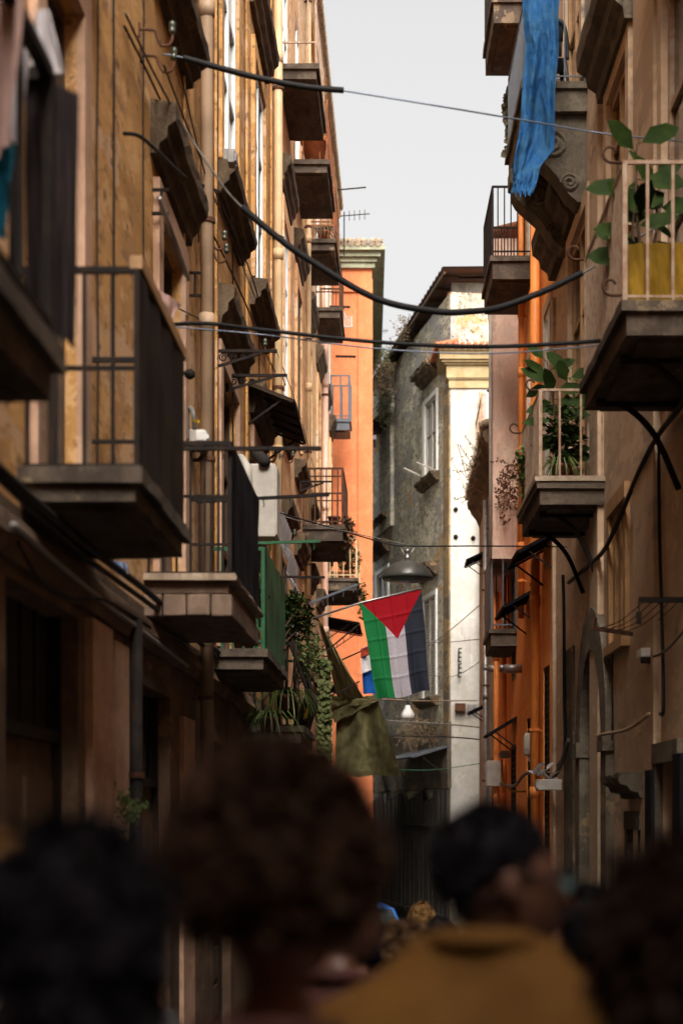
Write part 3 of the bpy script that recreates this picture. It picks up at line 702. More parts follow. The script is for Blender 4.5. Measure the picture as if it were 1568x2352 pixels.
# ------------------------------------------------------------------ right: orange house
B0 = empty('unseen_house', FR(2, -3, 0), 'unseen beige house added beside the camera, before the palazzo, its height set for the daylight in the street', 'building')  # unseen house added here, height set for the daylight reaching the street
obj('wall', wall(FR, -7, 10.48, -3.5, 13.5, []), beige, B0)
B6 = empty('tenement_building', FR(27, -3, ground_z(27)), 'deep orange tenement with thick orange drainpipe, between beige palazzo and faded pink house', 'building')
oops = [(24.9, 25.8, -1.6, 3.9), (27.6, 28.5, -1.2, 3.3), (24.9, 25.8, 6.3, 9.1), (27.6, 28.5, 6.3, 9.1), (24.9, 25.8, 10.8, 13.4), (27.6, 28.5, 10.8, 13.4)]
obj('wall', wall(FR, 24.6, 29.3, -3.8, 16.0, oops, .1), orange_r, B6)
for i, (a, b, z0, z1) in enumerate(oops):
    if i < 2:
        so = louvre(FR, B6, a, b, z0, z1, iron, o=-.03, step=.11)
    else: window(FR, B6, a, b, z0, z1, o=-.02, fr=whitep, bars=2, w_=.09)
    s_ = MB(); s_.box(FR, a - .12, a, 0, .04, z0, z1 + .15); s_.box(FR, b, b + .12, 0, .04, z0, z1 + .15); s_.box(FR, a, b, 0, .04, z1, z1 + .15); obj('window_surround', s_, beige if i > 1 else orange_r, B6)
obj('corner_strip', MB().box(FR, 24.42, 24.6, .0, .05, -3.5, 9), beige, B6)
pipe(FR, B6, 26.3, -2, 15.9, .072, pipe_o, clm=pipe_o)
pipe(FR, B6, 28.9, 5, 15.9, .05, pipe_o, clm=pipe_o)
awning(FR, B6, 24.5, 26.2, .52, 5.75, .28, panel_bk); awning(FR, B6, 27.2, 29.0, .5, 5.3, .28, panel_bk)
bK = slab(FR, B6, 27.9, 30.0, .68, 10.7, th=.36, m=slabm)
railing(FR, bK, 28.0, 29.95, .68, 10.72, 1.12, iron, step=.11, r=.010, end_step=.11, rail=.016)
bL = slab(FR, B6, 27.9, 30.0, .66, 14.85, th=.4, m=slabm); railing(FR, bL, 28.0, 29.95, .66, 14.87, 1.1, iron, step=.11, r=.010, end_step=.11, rail=.016)

# ------------------------------------------------------------------ right: faded pink house, orange below
B7 = empty('tenement_building', FR(33, -3, ground_z(33)), 'faded pink house with orange painted lower storeys and small sheet awnings', 'building')
pops = [(31.2, 32.3, -1.5, 3.0), (34.3, 35.3, -1.5, 2.8), (31.2, 32.3, 4.2, 6.1), (34.3, 35.3, 4.2, 6.1)]
obj('wall', MB().box(lambda x, y, z: Vector((x + (max(0, y - 31) * .078 if x < 5 else 0), y, z)), 2.22, 8, 31.0, 36.55, 6.3, 12.0).box(FI, 2.8, 8, 29.31, 30.99, 7.2, 11.5), pink, B7)
obj('lower_wall', wall(FR, 29.3, 36.6, -4, 7.2, [q for q in pops if q[2] < 7], .1), orange_r, B7)
for i, (a, b, z0, z1) in enumerate(pops):
    if i == 0: louvre(FR, B7, a, b, z0, z1, iron, o=-.03, step=.11)
    else: window(FR, B7, a, b, z0, z1, o=-.02, fr=wood, bars=1, w_=.08)
for (a, b, z) in ((31.0, 32.4, 3.5),): awning(FR, B7, a, b, .5, z, .3, panel_bk)
FP = lambda s, o, z: Vector((2.22 + (s - 31) * .078 - o, s, z))
obj('cornice', MB().prof(FP, [(0, 11.85), (.05, 11.85), (.08, 12.0), (.09, 12.08), (0, 12.12)], 30.95, 36.6, 20, .01), tuff, B7)
obj('corner_pipe', MB().tube([Vector((2.19, 30.9, 6.3)), Vector((2.19, 30.9, 11.9))], .03, 8), offwhite, B7, True)
rt = MB()
for k in range(30): rt.tube([FP(31.0 + k * .19, .1, 12.1), FP(31.0 + k * .19, -1.5, 12.5)], .07, 6)
obj('roof_tiles', rt, tiles, B7, True)
pipe(FR, B7, 33.3, -2, 7, .05, pipe_o, clm=pipe_o); pipe(FR, B7, 35.7, -2, 7, .06, pipe_o, clm=pipe_o)
bM = slab(FR, B7, 31.0, 33.2, .5, 5.05, th=.3, m=slabm); railing(FR, bM, 31.05, 33.15, .5, 5.05, 1.3, greyblue, step=.2, r=.012, end_step=.2)
panel(FR, bM, 31.05, 33.15, .47, 5.1, 6.3, greyblue)
# ------------------------------------------------------------------ right: last weathered house
B8 = empty('tenement_building', FR(41, -3, ground_z(41)), 'weathered beige house with overgrown sagging tile eave, last on the right before the white front', 'building')
wth = stucco('weathered_plaster', (.40, .31, .24), (.32, .24, .18), (.13, .09, .065), .6, [((.24, .18, .14), .6, 8, 1.1)])
lops = [(37.6, 38.6, 5.2, 7.6), (41.5, 42.6, 5.2, 7.6), (38.0, 39.2, 1.0, 3.0), (42, 43, 1, 3)]
obj('wall', wall(FR, 36.6, 45.5, -4.2, 9.9, lops, .1), wth, B8)
for (a, b, z0, z1) in lops: window(FR, B8, a, b, z0, z1, o=-.02, fr=wood, bars=1, w_=.08)
pipe(FR, B8, 40.2, -2.5, 9, .06, steel)
ea = MB().prof(FR, [(0, 9.2), (.12, 9.45), (.24, 9.6), (.3, 9.7), (.3, 9.85), (0, 10.1)], 36.6, 45.4, 40, .04, 3)
obj('eave', ea, tuff, B8)
rt = MB(); rnd = random.Random(8)
for k in range(46): rt.tube([FR(36.6 + k * .19, .36 + rnd.uniform(-.04, .04), 9.95), FR(36.6 + k * .19, -1, 10.35)], .085, 6)
obj('roof_tiles', rt, oldtile, B8, True)
bN = slab(FR, B8, 42.0, 45.4, .12, 10.3, th=.15, m=slabm); railing(FR, bN, 42.1, 45.3, .14, 10.3, 1.6, cream_iron, step=.6, r=.012, end_step=.3)
for (a, b, z) in ((41.6, 42.8, 4.4), (43.4, 44.8, 8.3)): awning(FR, B8, a, b, .4, z, .18, panel_bk)

# unseen block added behind the camera to keep direct sun off the crowd
B9 = empty('house', Vector((.3, -14, 0)), 'plain unseen block added behind the camera to keep direct sun off the crowd', 'building')
obj('wall', MB().box(FI, -9, 10, -20, -13, -1, 17), beige, B9)
# ------------------------------------------------------------------ hanging flag and its pole
def Lw(px, py, off=.06):
    d = (1.94 - off) / ((842 - px) / 4000 + .021); return P(px, py, d)
def Rw(px, py, off=.06): return P(px, py, (2.65 - off) * 4000 / (px - 842))
def flagmat():
    m, t, b = newmat('striped_flag_cloth')
    uv = nd(t, 'ShaderNodeUVMap'); sp = nd(t, 'ShaderNodeSeparateXYZ'); t.links.new(uv.outputs[0], sp.inputs[0])
    def mt(op, a, bb):
        n = nd(t, 'ShaderNodeMath', operation=op)
        for i, x in enumerate((a, bb)):
            if hasattr(x, 'links'): t.links.new(x, n.inputs[i])
            else: n.inputs[i].default_value = x
        return n.outputs[0]
    u, v = sp.outputs[0], sp.outputs[1]
    c = mixc(t, mt('GREATER_THAN', u, .345), (.012, .22, .06), (.60, .55, .62))
    c = mixc(t, mt('GREATER_THAN', u, .66), c, (.028, .034, .052))
    au = mt('ABSOLUTE', mt('SUBTRACT', u, .52), 0); lim = mt('SUBTRACT', .43, mt('MULTIPLY', au, .845))
    c = mixc(t, mt('LESS_THAN', v, lim), c, (.42, .004, .014))
    wv = mixc(t, ramp(t, tex(t, 60, 2), .3, .7, 0, .2), c, (.02, .02, .02))
    t.links.new(wv, b.inputs['Base Color']); b.inputs['Roughness'].default_value = .8; b.inputs['Specular IOR Level'].default_value = .2
    tr = nd(t, 'ShaderNodeBsdfTranslucent'); t.links.new(wv, tr.inputs[0]); mx = nd(t, 'ShaderNodeMixShader'); mx.inputs[0].default_value = .4
    o = [n for n in t.nodes if n.type == 'OUTPUT_MATERIAL'][0]
    t.links.new(b.outputs[0], mx.inputs[1]); t.links.new(tr.outputs[0], mx.inputs[2]); t.links.new(mx.outputs[0], o.inputs[0]); return m
DF = 22.6
fa = empty('flag', P(722, 1418, DF), 'flag with red triangle and green, white and black stripes hanging from a pole', 'flag')
obj('pole', MB().tube([P(716, 1421, DF), P(830, 1384, DF), P(968, 1351, DF)], .014, 8), steel, fa, True)
TL, TR, BR, BL = P(826, 1384, DF), P(967, 1352, DF), P(987, 1588, DF), P(866, 1608, DF)
def ff(u, v):
    a = TL.lerp(TR, u); b = BL.lerp(BR, u); q = a.lerp(b, v)
    fold = sum(.010 * math.exp(-((u - c) / .012) ** 2) for c in (.0, .22, .5, .76)) + sum(.008 * math.exp(-((v - c) / .01) ** 2) for c in (.2, .4, .6, .8))
    q.y += v * (.035 * math.sin(u * 9 + v * 2) + .02 * math.sin(u * 17 - v * 5)) - fold * 1.7
    q.z += .018 * v * math.sin(u * 8 + 1); q.x += .012 * math.sin(v * 6) * v
    return q
obj('cloth', MB().grid(ff, 60, 80), flagmat(), fa, True)
D2 = 25.5
f2 = empty('flag', P(770, 1520, D2), 'blue flag with a white and a red band, mostly hidden behind the striped flag', 'flag')
obj('pole', MB().tube([P(770, 1522, D2), P(905, 1462, D2)], .012, 6), iron, f2, True)
def quadgrid(cs, amp=.02, nu=16, nv=16, fr=9):
    a, b, c, d = [Vector(q) for q in cs]
    def fn(u, v):
        q = a.lerp(b, u).lerp(d.lerp(c, u), v); q.y += amp * v * math.sin(u * fr + v * 3) + amp * .5 * math.sin(u * fr * 2.3 - v * 4); return q
    return fn
obj('cloth', MB().grid(quadgrid((P(828, 1490, D2), P(900, 1466, D2), P(905, 1590, D2), P(834, 1594, D2)), .03), 20, 20), cloth('flag_blue', (.01, .10, .42), trans=.3), f2, True)
obj('band', MB().grid(quadgrid((P(828.5, 1512, D2 - .05), P(900, 1484, D2 - .05), P(900, 1520, D2 - .05), P(829.5, 1548, D2 - .05)), .03), 14, 6), whitec, f2, True)
obj('band', MB().grid(quadgrid((P(827.5, 1492, D2 - .05), P(900, 1464, D2 - .05), P(900, 1482, D2 - .05), P(828, 1511, D2 - .05)), .03), 14, 6), cloth('flag_red', (.36, .05, .02), trans=.3), f2, True)

# ------------------------------------------------------------------ street lamp slung across the street
DL = 20.3
la = empty('street_lamp', P(935, 1330, DL), 'dark dome street lamp slung on a wire above the flag', 'street lamp')
r0 = 59 * DL / 4000; c0 = P(935, 1331, DL)
shp = [(r0 * .80, .0), (r0 * .97, .0), (r0, .02), (r0 * .985, .045), (r0 * .9, .095), (r0 * .72, .15), (r0 * .48, .19), (r0 * .22, .212), (r0 * .15, .23)]
obj('lamp_shade', MB().lathe(c0, shp, 32), lampm, la, True)
obj('lamp_glass', MB().lathe(c0 + Vector((0, 0, -.035)), [(r0 * .1, 0), (r0 * .55, .01), (r0 * .79, .04), (r0 * .5, .05)], 24), plain('frosted_lamp_glass', (.28, .30, .31), .3, 0, .05, 4, 0), la, True)
obj('hanger', MB().lathe(c0 + Vector((0, 0, .23)), [(.035, 0), (.04, .03), (.022, .05), (.022, .09), (.04, .10), (.018, .13)], 10).tube([P(935, 1285, DL), P(918, 1255, DL)], .007, 5).tube([P(935, 1285, DL), P(952, 1255, DL)], .007, 5), steel, la, True)
def lampcable(nm, lab, pts, r, m, cat='cable', grp=None, n=8):
    o = obj(nm, MB().tube(spline(pts, n), r, 6), m, None, True); return tag(o, lab, cat, grp)
lampcable('cable', 'thin span wire carrying the dome lamp across the street', [Lw(572, 1158, 0), P(740, 1206, 20.9), P(880, 1246, DL), P(935, 1254, DL), P(1100, 1254, DL), P(1240, 1255, 20.8), Rw(1300, 1256, 0)], .009, blackcable)
lampcable('cable', 'rope with knots running beside the lamp span wire', [Lw(572, 1160, .02), P(700, 1200, 21), P(800, 1222, 20.6), P(930, 1250, 20.4)], .006, greycable)
wl = empty('work_lamp', P(936, 1650, 40), 'small white bell lamp hanging below the flag before the grey flank', 'lamp')
c1 = P(936, 1650, 40)
obj('lamp_shade', MB().lathe(c1, [(.14, 0), (.155, .01), (.15, .1), (.10, .19), (.06, .24), (.055, .3)], 18), whitep, wl, True)
obj('lamp_socket', MB().lathe(c1 + Vector((0, 0, .3)), [(.045, 0), (.045, .12), (.02, .16), (.012, .3)], 10), lampm, wl, True)

# ------------------------------------------------------------------ cables over the street
def sleeve(lab, thin, thick, r1, r2, m1=greycable):
    o = obj('cable', MB().tube(spline(thin, 10), r1, 6), m1, None, True); tag(o, lab, 'cable')
    obj('insulation_sleeve', MB().tube(spline(thick, 12), r2, 10), blackcable, o, True)
sleeve('topmost cable in a short black sleeve, thinning to a bluish wire over the sky',
       [Lw(372, 124, .02), P(420, 132, 13.9), P(600, 178, 14), P(790, 208, 14), P(1000, 242, 14), P(1180, 272, 14.2), P(1400, 308, 14.4), P(1640, 330, 13.3)],
       [P(420, 132, 13.9), P(510, 157, 13.95), P(600, 180, 14), P(700, 199, 14), P(789, 207, 14)], .007, .024, bluecable)
sleeve('thick black sleeved cable sagging deepest across the middle of the sky',
       [Lw(288, 30, .03), Lw(345, 150, .08), P(410, 270, 13.5), P(490, 395, 13.6), P(555, 475, 13.7), P(700, 590, 13.8), P(860, 685, 13.9), P(1000, 716, 14), P(1150, 705, 14.2), P(1335, 628, 14.4), P(1440, 560, 14.5), P(1568, 488, 14.5), P(1640, 455, 13.3)],
       [P(555, 475, 13.7), P(625, 535, 13.75), P(700, 590, 13.8), P(860, 684, 13.9), P(1000, 715, 14), P(1080, 715, 14.1), P(1150, 705, 14.2), P(1250, 668, 14.3), P(1335, 627, 14.4)], .010, .026)
lampcable('cable', 'level black cable crossing lowest over the street in front of the grey flank', [Lw(392, 745, .02), P(480, 743, 14.7), P(600, 757, 14.6), P(860, 785, 14.5), P(1100, 796, 14.4), P(1300, 788, 14.2), P(1450, 776, 14), P(1640, 758, 13.3)], .017, blackcable)
lampcable('cable', 'thin greenish companion wire just under the level black cable', [Lw(392, 750, .02), P(600, 768, 14.6), P(860, 800, 14.5), P(1100, 812, 14.4), P(1300, 800, 14.2), P(1450, 784, 14)], .006, bluecable)
for lab, pts, r, m in (
    ('grey pair of wires tied along the end house just above its gate canopy', [P(885, 1655, 47), P(1030, 1664, 47), P(1112, 1672, 46)], .02, greycable),
    ('black wire tied under the grey pair over the gate canopy', [P(880, 1690, 47.5), P(1030, 1693, 47.5), P(1112, 1700, 46)], .02, blackcable),
    ('green wire drooping under the gate canopy', [P(915, 1768, 45), P(1000, 1768, 45), P(1112, 1752, 45)], .012, green_iron),
    ('wire slanting up over the white front to the far right corner', [P(960, 1500, 47), P(1030, 1450, 46.5), P(1112, 1380, 46)], .012, greycable),
    ('slack wire bowing across the white front below the bolts', [P(975, 1550, 47), P(1045, 1552, 47), P(1112, 1512, 46)], .010, greycable),
    ('taut wire crossing the white front at mid height', [P(860, 1470, 48), P(1000, 1476, 48), P(1112, 1467, 46)], .012, greycable),
    ('tan rope running from the striped flag to the meter boxes', [P(880, 1606, 40), P(960, 1610, 42), P(1095, 1609, 48)], .018, pipe_t)):
    lampcable('cable', lab, pts, r, m)
# wires hanging along the left facade
for lab, pts, r in (
    ('wire looping down the ochre wall from the top insulators to the sheet awning', [Lw(286, 60), Lw(350, 190), Lw(412, 330), Lw(455, 470), Lw(515, 590, .12), Lw(565, 700, .16), Lw(605, 800), Lw(640, 870)], .010),
    ('wire falling straight from the second insulator past the tan drainpipe', [Lw(377, 150, .2), Lw(430, 290), Lw(490, 430, .12), Lw(540, 540, .1), Lw(580, 640, .12), Lw(610, 745), Lw(655, 885)], .009),
    ('thin wire outermost of those slanting down the ochre wall', [Lw(366, 0), Lw(405, 130, .1), Lw(470, 395, .12), Lw(520, 520, .12), Lw(600, 720, .12), Lw(690, 960, .1), Lw(745, 1180, .1)], .007),
    ('twisted old wire drooping from a stub above the broken window hood', [Lw(285, 306), Lw(320, 312, .12), Lw(360, 345, .14), Lw(430, 408, .14), Lw(505, 440, .05)], .014),
    ('thin slack wire below the pink cloth on the ochre wall', [Lw(405, 705), Lw(450, 728), Lw(500, 745)], .006)):
    lampcable('cable', lab, pts, r, blackcable)
for i, (lab, pts, r, m) in enumerate((
    ('thickest of the black cables running down the dark ground floor wall', [Lw(-90, 1000, .2), Lw(0, 1078, .2), Lw(95, 1165, .18), Lw(200, 1255, .14), Lw(330, 1352, .12), Lw(440, 1448, .1), Lw(540, 1530, .1)], .024, blackcable),
    ('second black cable strapped under the thick one on the dark wall', [Lw(-90, 1025, .18), Lw(0, 1100, .18), Lw(95, 1190, .14), Lw(210, 1290, .12), Lw(340, 1385, .1), Lw(450, 1470, .1), Lw(560, 1560, .08)], .018, blackcable),
    ('grey plastic conduit slanting down the dark ground floor wall', [Lw(30, 1205, .1), Lw(130, 1292, .1), Lw(250, 1392, .08), Lw(350, 1468, .08), Lw(430, 1530, .08)], .018, pvc_grey),
    ('slack cable sagging in a bow over the left doorway', [Lw(42, 1245, .1), Lw(95, 1335, .1), Lw(165, 1375, .1), Lw(245, 1380, .1), Lw(345, 1440, .08)], .010, blackcable),
    ('thin wire sloping over the door with the fanlight', [Lw(345, 1440, .06), Lw(450, 1500, .06), Lw(560, 1640, .06)], .008, greycable))):
    lampcable('cable', lab, pts, r, m)
# right facade cables
for lab, pts, r, m in (
    ('ragged black cable bundle slanting down the beige wall between the balconies', [Rw(1600, 870, .1), Rw(1568, 925, .1), Rw(1510, 1000, .09), Rw(1470, 1075, .08), Rw(1430, 1170, .07), Rw(1385, 1265, .07), Rw(1335, 1312, .06), Rw(1305, 1338, .06)], .026, blackcable),
    ('rough cable continuing down beside the arched portal', [Rw(1292, 1320, .08), Rw(1294, 1400, .06), Rw(1295, 1600, .06), Rw(1296, 1720, .06), Rw(1280, 1760, .06)], .022, blackcable),
    ('tangled cable bundle wound along the orange walls at shop height', [Rw(1150, 1800, .08), Rw(1180, 1805, .1), Rw(1205, 1778, .12), Rw(1240, 1775, .1), Rw(1265, 1790, .12), Rw(1285, 1760, .1), Rw(1305, 1700, .08)], .03, greycable),
    ('yellow hose curling under the big meter box', [Rw(1152, 1745, .1), Rw(1155, 1790, .12), Rw(1172, 1815, .1), Rw(1205, 1818, .08)], .016, yellowc),
    ('dark cable running straight down the beige wall by the camera', [Rw(1512, 1000, .04), Rw(1513, 1200, .04), Rw(1519, 1420, .05), Rw(1523, 1620, .05), Rw(1515, 1640, .05)], .016, blackcable),
    ('thin wire hanging straight down under the wooden window', [Rw(1406, 1480, .04), Rw(1405, 1700, .04)], .008, blackcable),
    ('white cable waving from the camera up the beige wall', [Rw(1500, 1508, .1), Rw(1530, 1492, .06), Rw(1568, 1450, .04), Rw(1600, 1400, .04)], .012, greycable),
    ('pale pipe bent along the shop ledge', [Rw(1378, 1700, .25), Rw(1380, 1688, .3), Rw(1440, 1675, .2), Rw(1490, 1640, .1)], .018, pipe_t)):
    lampcable('cable', lab, pts, r, m)

# ------------------------------------------------------------------ iron arms, brackets, insulators
def arm(lab, p, q, w_, m, bld):
    o = obj('drying_arm', MB().bar(p, q, w_, w_ * .8), m, bld)
    n = 5
    p, q = Vector(p), Vector(q)
    for k in range(n):
        c = p.lerp(q, (k + .5) / n); h = MB(); h.tube([c + Vector((0, 0, -w_ * .4)), c + Vector((.01, 0, -w_ * .9 - .03)), c + Vector((0, 0, -w_ * .9 - .05))], .005, 5); obj('hook', h, m, o)
for lab, a, b, w_, m in (
    ('long black drying arm level with the rail of the stone balcony', (412, 1030, 13.1), (738, 1030, 13.1), .036, iron),
    ('black drying arm at the far end of the stone balcony', (452, 1152, 15.5), (756, 1136, 15.5), .034, iron),
    ('green drying arm on the green balcony', (572, 1248, 17.5), (736, 1243, 17.5), .034, green_iron),
    ('short dark drying arm just past the green balcony', (644, 1325, 20.3), (746, 1326, 20.3), .034, iron),
    ('grey drying arm slanting upward above the flag pole', (705, 1388, 22.0), (822, 1342, 22.0), .036, greyblue),
    ('thin arm below the flag pole at the tarpaulin', (750, 1495, 24.5), (826, 1432, 24.5), .026, iron),
    ('lower thin arm against the olive tarpaulin', (755, 1600, 24.8), (826, 1565, 24.8), .022, iron),
    ('dark arm stub on the orange front, upper one', (757, 704, 46), (804, 705, 46), .06, iron),
    ('dark arm stub on the orange front, lower one', (770, 818, 46), (817, 819, 46), .06, iron),
    ('slim arm on the faded pink wall, upper one', (1150, 826, 34), (1206, 846, 32), .045, iron),
    ('slim arm on the faded pink wall, lower one', (1120, 897, 35), (1195, 920, 33), .045, iron),
    ('pale arm beside the upper grey flank window', (928, 1075, 50), (963, 1092, 50.5), .035, offwhite),
    ('pale arm under the upper grey flank window', (957, 1062, 50), (1000, 1080, 50.8), .035, offwhite)):
    arm(lab, P(*a), P(*b), w_, m, B4 if 'grey flank' in lab else B3 if 'orange' in lab else B7 if 'pink' in lab else B1)
def fancy(lab, px, py, d, L):
    e = B1
    a = P(px, py, d); b = a + Vector((L, .0, .0))
    e = obj('scrolled_arm', MB().bar(a, b, .03).bar(a - Vector((0, 0, .16)), a + Vector((L * .75, 0, -.02)), .026).bar(a, a - Vector((0, 0, .18)), .03), iron, e)
    for k in range(3):
        c = a + Vector((.07 + k * .1, 0, -.065)); rr = .05 - .011 * k
        obj('scroll', MB().tube([c + Vector((rr * (1 - t / 14) * math.cos(t), 0, rr * (1 - t / 14) * math.sin(t))) for t in [q * .55 for q in range(20)]], .007, 4), iron, e)
fancy('scrolled iron arm over the upper pair above the sheet awning', 497, 806, 17.8, .62)
fancy('scrolled iron arm nearer the sheet awning, lower of the pair', 522, 862, 19.2, .66)
fancy('scrolled iron arm peeping below the awning stay', 690, 1106, 31.0, .55)
def insulator(px, py):
    p = Lw(px, py, 0); d = p.y
    e = empty('insulator_hook', p, 'old iron hook with glass insulator on the ochre wall', 'insulator', 'iron hooks with glass insulators')
    def q(a, b): return p + Vector((a, -.02, b))
    obj('hook', MB().tube(spline([q(-.02, 0), q(.07, 0), q(.12, -.01), (q(.14, -.06)), q(.17, -.115), q(.225, -.115), q(.25, -.07), q(.25, -.02)], 5), .011, 6), rust, e, True)
    obj('plate', MB().bar(q(.0, -.05), q(.0, .05), .03), rust, e)
    obj('glass_cap', MB().lathe(q(.25, -.03), [(.022, 0), (.027, .025), (.017, .04), (.026, .055), (.025, .075), (.014, .09)], 10), insul, e, True)
    return e
i0 = insulator(318, 70)
b0 = i0.location.copy()
for px, py, lab in ((322, 130, 'second iron hook, holding the topmost sleeved cable'), (455, 545, 'iron hook by the tan drainpipe'), (460, 575, 'lower iron hook by the tan drainpipe'), (562, 790, 'iron hook under the rotten window ledge'), (557, 1105, 'iron hook on the white wall cabinet'), (590, 1040, 'iron hook beside the round flue'), (635, 1045, 'iron hook right of the round flue'), (640, 1225, 'iron hook hanging below the rusty balcony')):
    d = Lw(px, py, 0); copy_tree(i0, d - b0, 1, None, lab)
i0['label'] = 'topmost iron hook with glass insulator at the upper left'
# wall cable hooks / pulleys on the ochre wall
for px, y0, y1, lab in ((350, 438, 492, 'small iron stirrup left of the broken window hood'), (430, 628, 680, 'small iron stirrup beside the tan drainpipe')):
    p = Lw(px, y0, 0); q = Lw(px, y1, 0); h = MB()
    for e in (p, q): h.bar(e + Vector((-.02, -.02, 0)), e + Vector((.13, -.02, 0)), .022)
    h.bar(p + Vector((.07, -.02, 0)), q + Vector((.07, -.02, 0)), .02)
    obj('wall_stirrup', h, iron, B1)
t0, t1 = Lw(366, 455, .12), Lw(432, 640, .14)
obj('steel_rod', MB().tube([t0, t1], .022, 8), steel, B1, True)
obj('gutter_stub', MB().tube([Lw(410, 857, .0), Lw(428, 857, .12)], .018, 8).lathe(Lw(436, 862, .13), [(.02, -.03), (.045, -.01), (.045, .03), (.02, .05)], 10), iron, B1, True)

# ------------------------------------------------------------------ boxes and fittings
def fbox(name, lab, cat, F, s0, s1, o0, o1, z0, z1, m, lid=True, grp=None):
    o = obj(name, MB().box(F, s0, s1, o0, o1, z0, z1), m, bevel=.012); tag(o, lab, cat, grp)
    if lid:
        e = .03
        obj('cover', MB().box(F, s0 + e, s1 - e, o1, o1 + .015, z0 + e, z1 - e), m, o)
    return o
def Lbox(px, y0, y1, o0, o1, ds): 
    s = (1.94 - o0) / ((842 - px) / 4000 + .021); return (FL, s, s + ds, o0, o1, zz(y1, s), zz(y0, s))
fbox('junction_box', 'grey junction box in front of the white framed window', 'box', *Lbox(507, 340, 390, .02, .17, .22), pvc_grey)
fbox('junction_box', 'small grey box stacked against the larger one by the white framed window', 'box', *Lbox(522, 343, 372, .17, .24, .18), pvc_grey)
fbox('gas_meter', 'off white gas meter box with a yellow tap', 'meter', *Lbox(434, 985, 1025, .0, .15, .28), offwhite)
fbox('gas_meter', 'white meter box right beside the off white gas meter', 'meter', *Lbox(448, 988, 1012, .1, .2, .1), whitep)
tp = MB(); tp.tube(spline([Lw(430, 1010, .05), Lw(430, 950, .05), Lw(437, 938, .08), Lw(444, 950, .12), Lw(446, 985, .12)], 5), .02, 8)
tpo = obj('gas_pipe', tp, pvc_grey, B1, True)
obj('valve_handle', MB().bar(Lw(444, 966, .14), Lw(456, 968, .2), .02), plain('yellow_enamel', (.6, .38, .01), .5), tpo)
wc = fbox('wall_cabinet', 'tall white wall cabinet above the green balcony', 'cabinet', FL, 20.7, 21.3, .06, .42, 5.05, 5.92, offwhite)
fl = obj('flue', MB().tube([Lw(585, 1040, .05), Lw(600, 1052, .22), Lw(608, 1060, .3)], .07, 12), dark, B1, True)
obj('flue', MB().tube(spline([Lw(540, 1060, .05), Lw(552, 1052, .12), Lw(566, 1075, .2), Lw(570, 1110, .22), Lw(572, 1180, .22)], 5), .05, 10), offwhite, B1, True)
obj('flue_cap', MB().lathe(Lw(549, 1056, .06), [(.06, -.06), (.075, -.03), (.075, .05), (.05, .07)], 12), rustb, B1, True)
zg = [(0, 5.75), (.40, 5.62), (.34, 5.25), (.5, 5.12), (.44, 4.85), (.56, 4.68), (.40, 4.45), (.5, 4.2), (.42, 4.0)]
bl = MB()
def zf(u, v):
    k = v * (len(zg) - 1); i = min(int(k), len(zg) - 2); f = k - i
    o = zg[i][0] * (1 - f) + zg[i + 1][0] * f; z = zg[i][1] * (1 - f) + zg[i + 1][1] * f
    return FL(22.3 + 1.7 * u, o + .012 * math.sin(u * 40), z)
bl.grid(zf, 48, 32); tag(obj('folded_blind', bl, whitec), 'crumpled white folded blind hanging past the white cabinet', 'blind')
# right side fittings
cc = empty('security_camera', Rw(1505, 1520, 0), 'white security camera on the beige wall', 'camera')
w0 = Rw(1512, 1500, 0); hd = P(1478, 1505, 16.0)
obj('housing', MB().box(FI, hd.x - .055, hd.x + .055, hd.y - .14, hd.y + .1, hd.z - .03, hd.z + .055), whitep, cc, bevel=.015)
obj('lens_window', MB().box(FI, hd.x - .05, hd.x + .05, hd.y - .155, hd.y - .09, hd.z - .085, hd.z - .03), iron, cc, bevel=.01)
obj('mount', MB().tube([hd + Vector((.05, 0, 0)), hd + Vector((.12, .01, .01))], .035, 12).tube([hd + Vector((.12, .01, .01)), Vector((2.64, hd.y, hd.z + .01))], .06, 12), offwhite, cc, True)
ra = MB(); a_, b_ = P(1466, 1378, 14.6), Vector((2.66, 14.6, P(0, 1378, 14.6).z)); ra.bar(a_, b_, .045)
ro = obj('drying_arm', ra, iron, B5)
obj('pulley', MB().tube([a_ + Vector((.0, 0, -.02)), a_ + Vector((0, 0, -.1))], .006, 5).box(FI, a_.x - .02, a_.x + .02, 14.58, 14.62, a_.z - .2, a_.z - .1), iron, ro)
c_2, d_2 = P(1356, 1442, 17.3), Vector((2.66, 17.3, P(0, 1457, 17.3).z))
r2 = obj('drying_arm', MB().bar(c_2, d_2, .05, .04).tube([c_2 + Vector((.02, 0, 0)), c_2 + Vector((.04, 0, .1))], .03, 6), rust, B5)
for k in range(5):
    p = a_.lerp(b_, .15 + k * .19); q = c_2.lerp(d_2, .15 + k * .19)
    lampcable('clothes_line', 'thin clothes line strung between the two iron arms on the beige wall', [p, p.lerp(q, .5) - Vector((0, 0, .05)), q], .005, rust, 'clothes line', 'clothes lines between the right arms')
def Rbox(px, y0, y1, o0, o1, ds):
    s = (2.65 - o0) * 4000 / (px - 842); 
    if s > 30:
        for _ in range(20): s = (XR(s) - o0) * 4000 / (px - 842)
    return (FR, s, s + ds, o0, o1, zz(y1, s), zz(y0, s))
fbox('meter_cabinet', 'large grey meter cabinet low on the weathered right wall', 'box', *Rbox(1150, 1747, 1806, .02, .3, .5), offwhite)
fbox('junction_box', 'pale grey box on the orange wall above the yellow hose', 'box', *Rbox(1170, 1724, 1741, .02, .2, .3), pvc_grey)
fbox('lantern_box', 'white square lantern box on the weathered right wall', 'lamp', *Rbox(1145, 1316, 1341, .05, .22, .2), whitep)
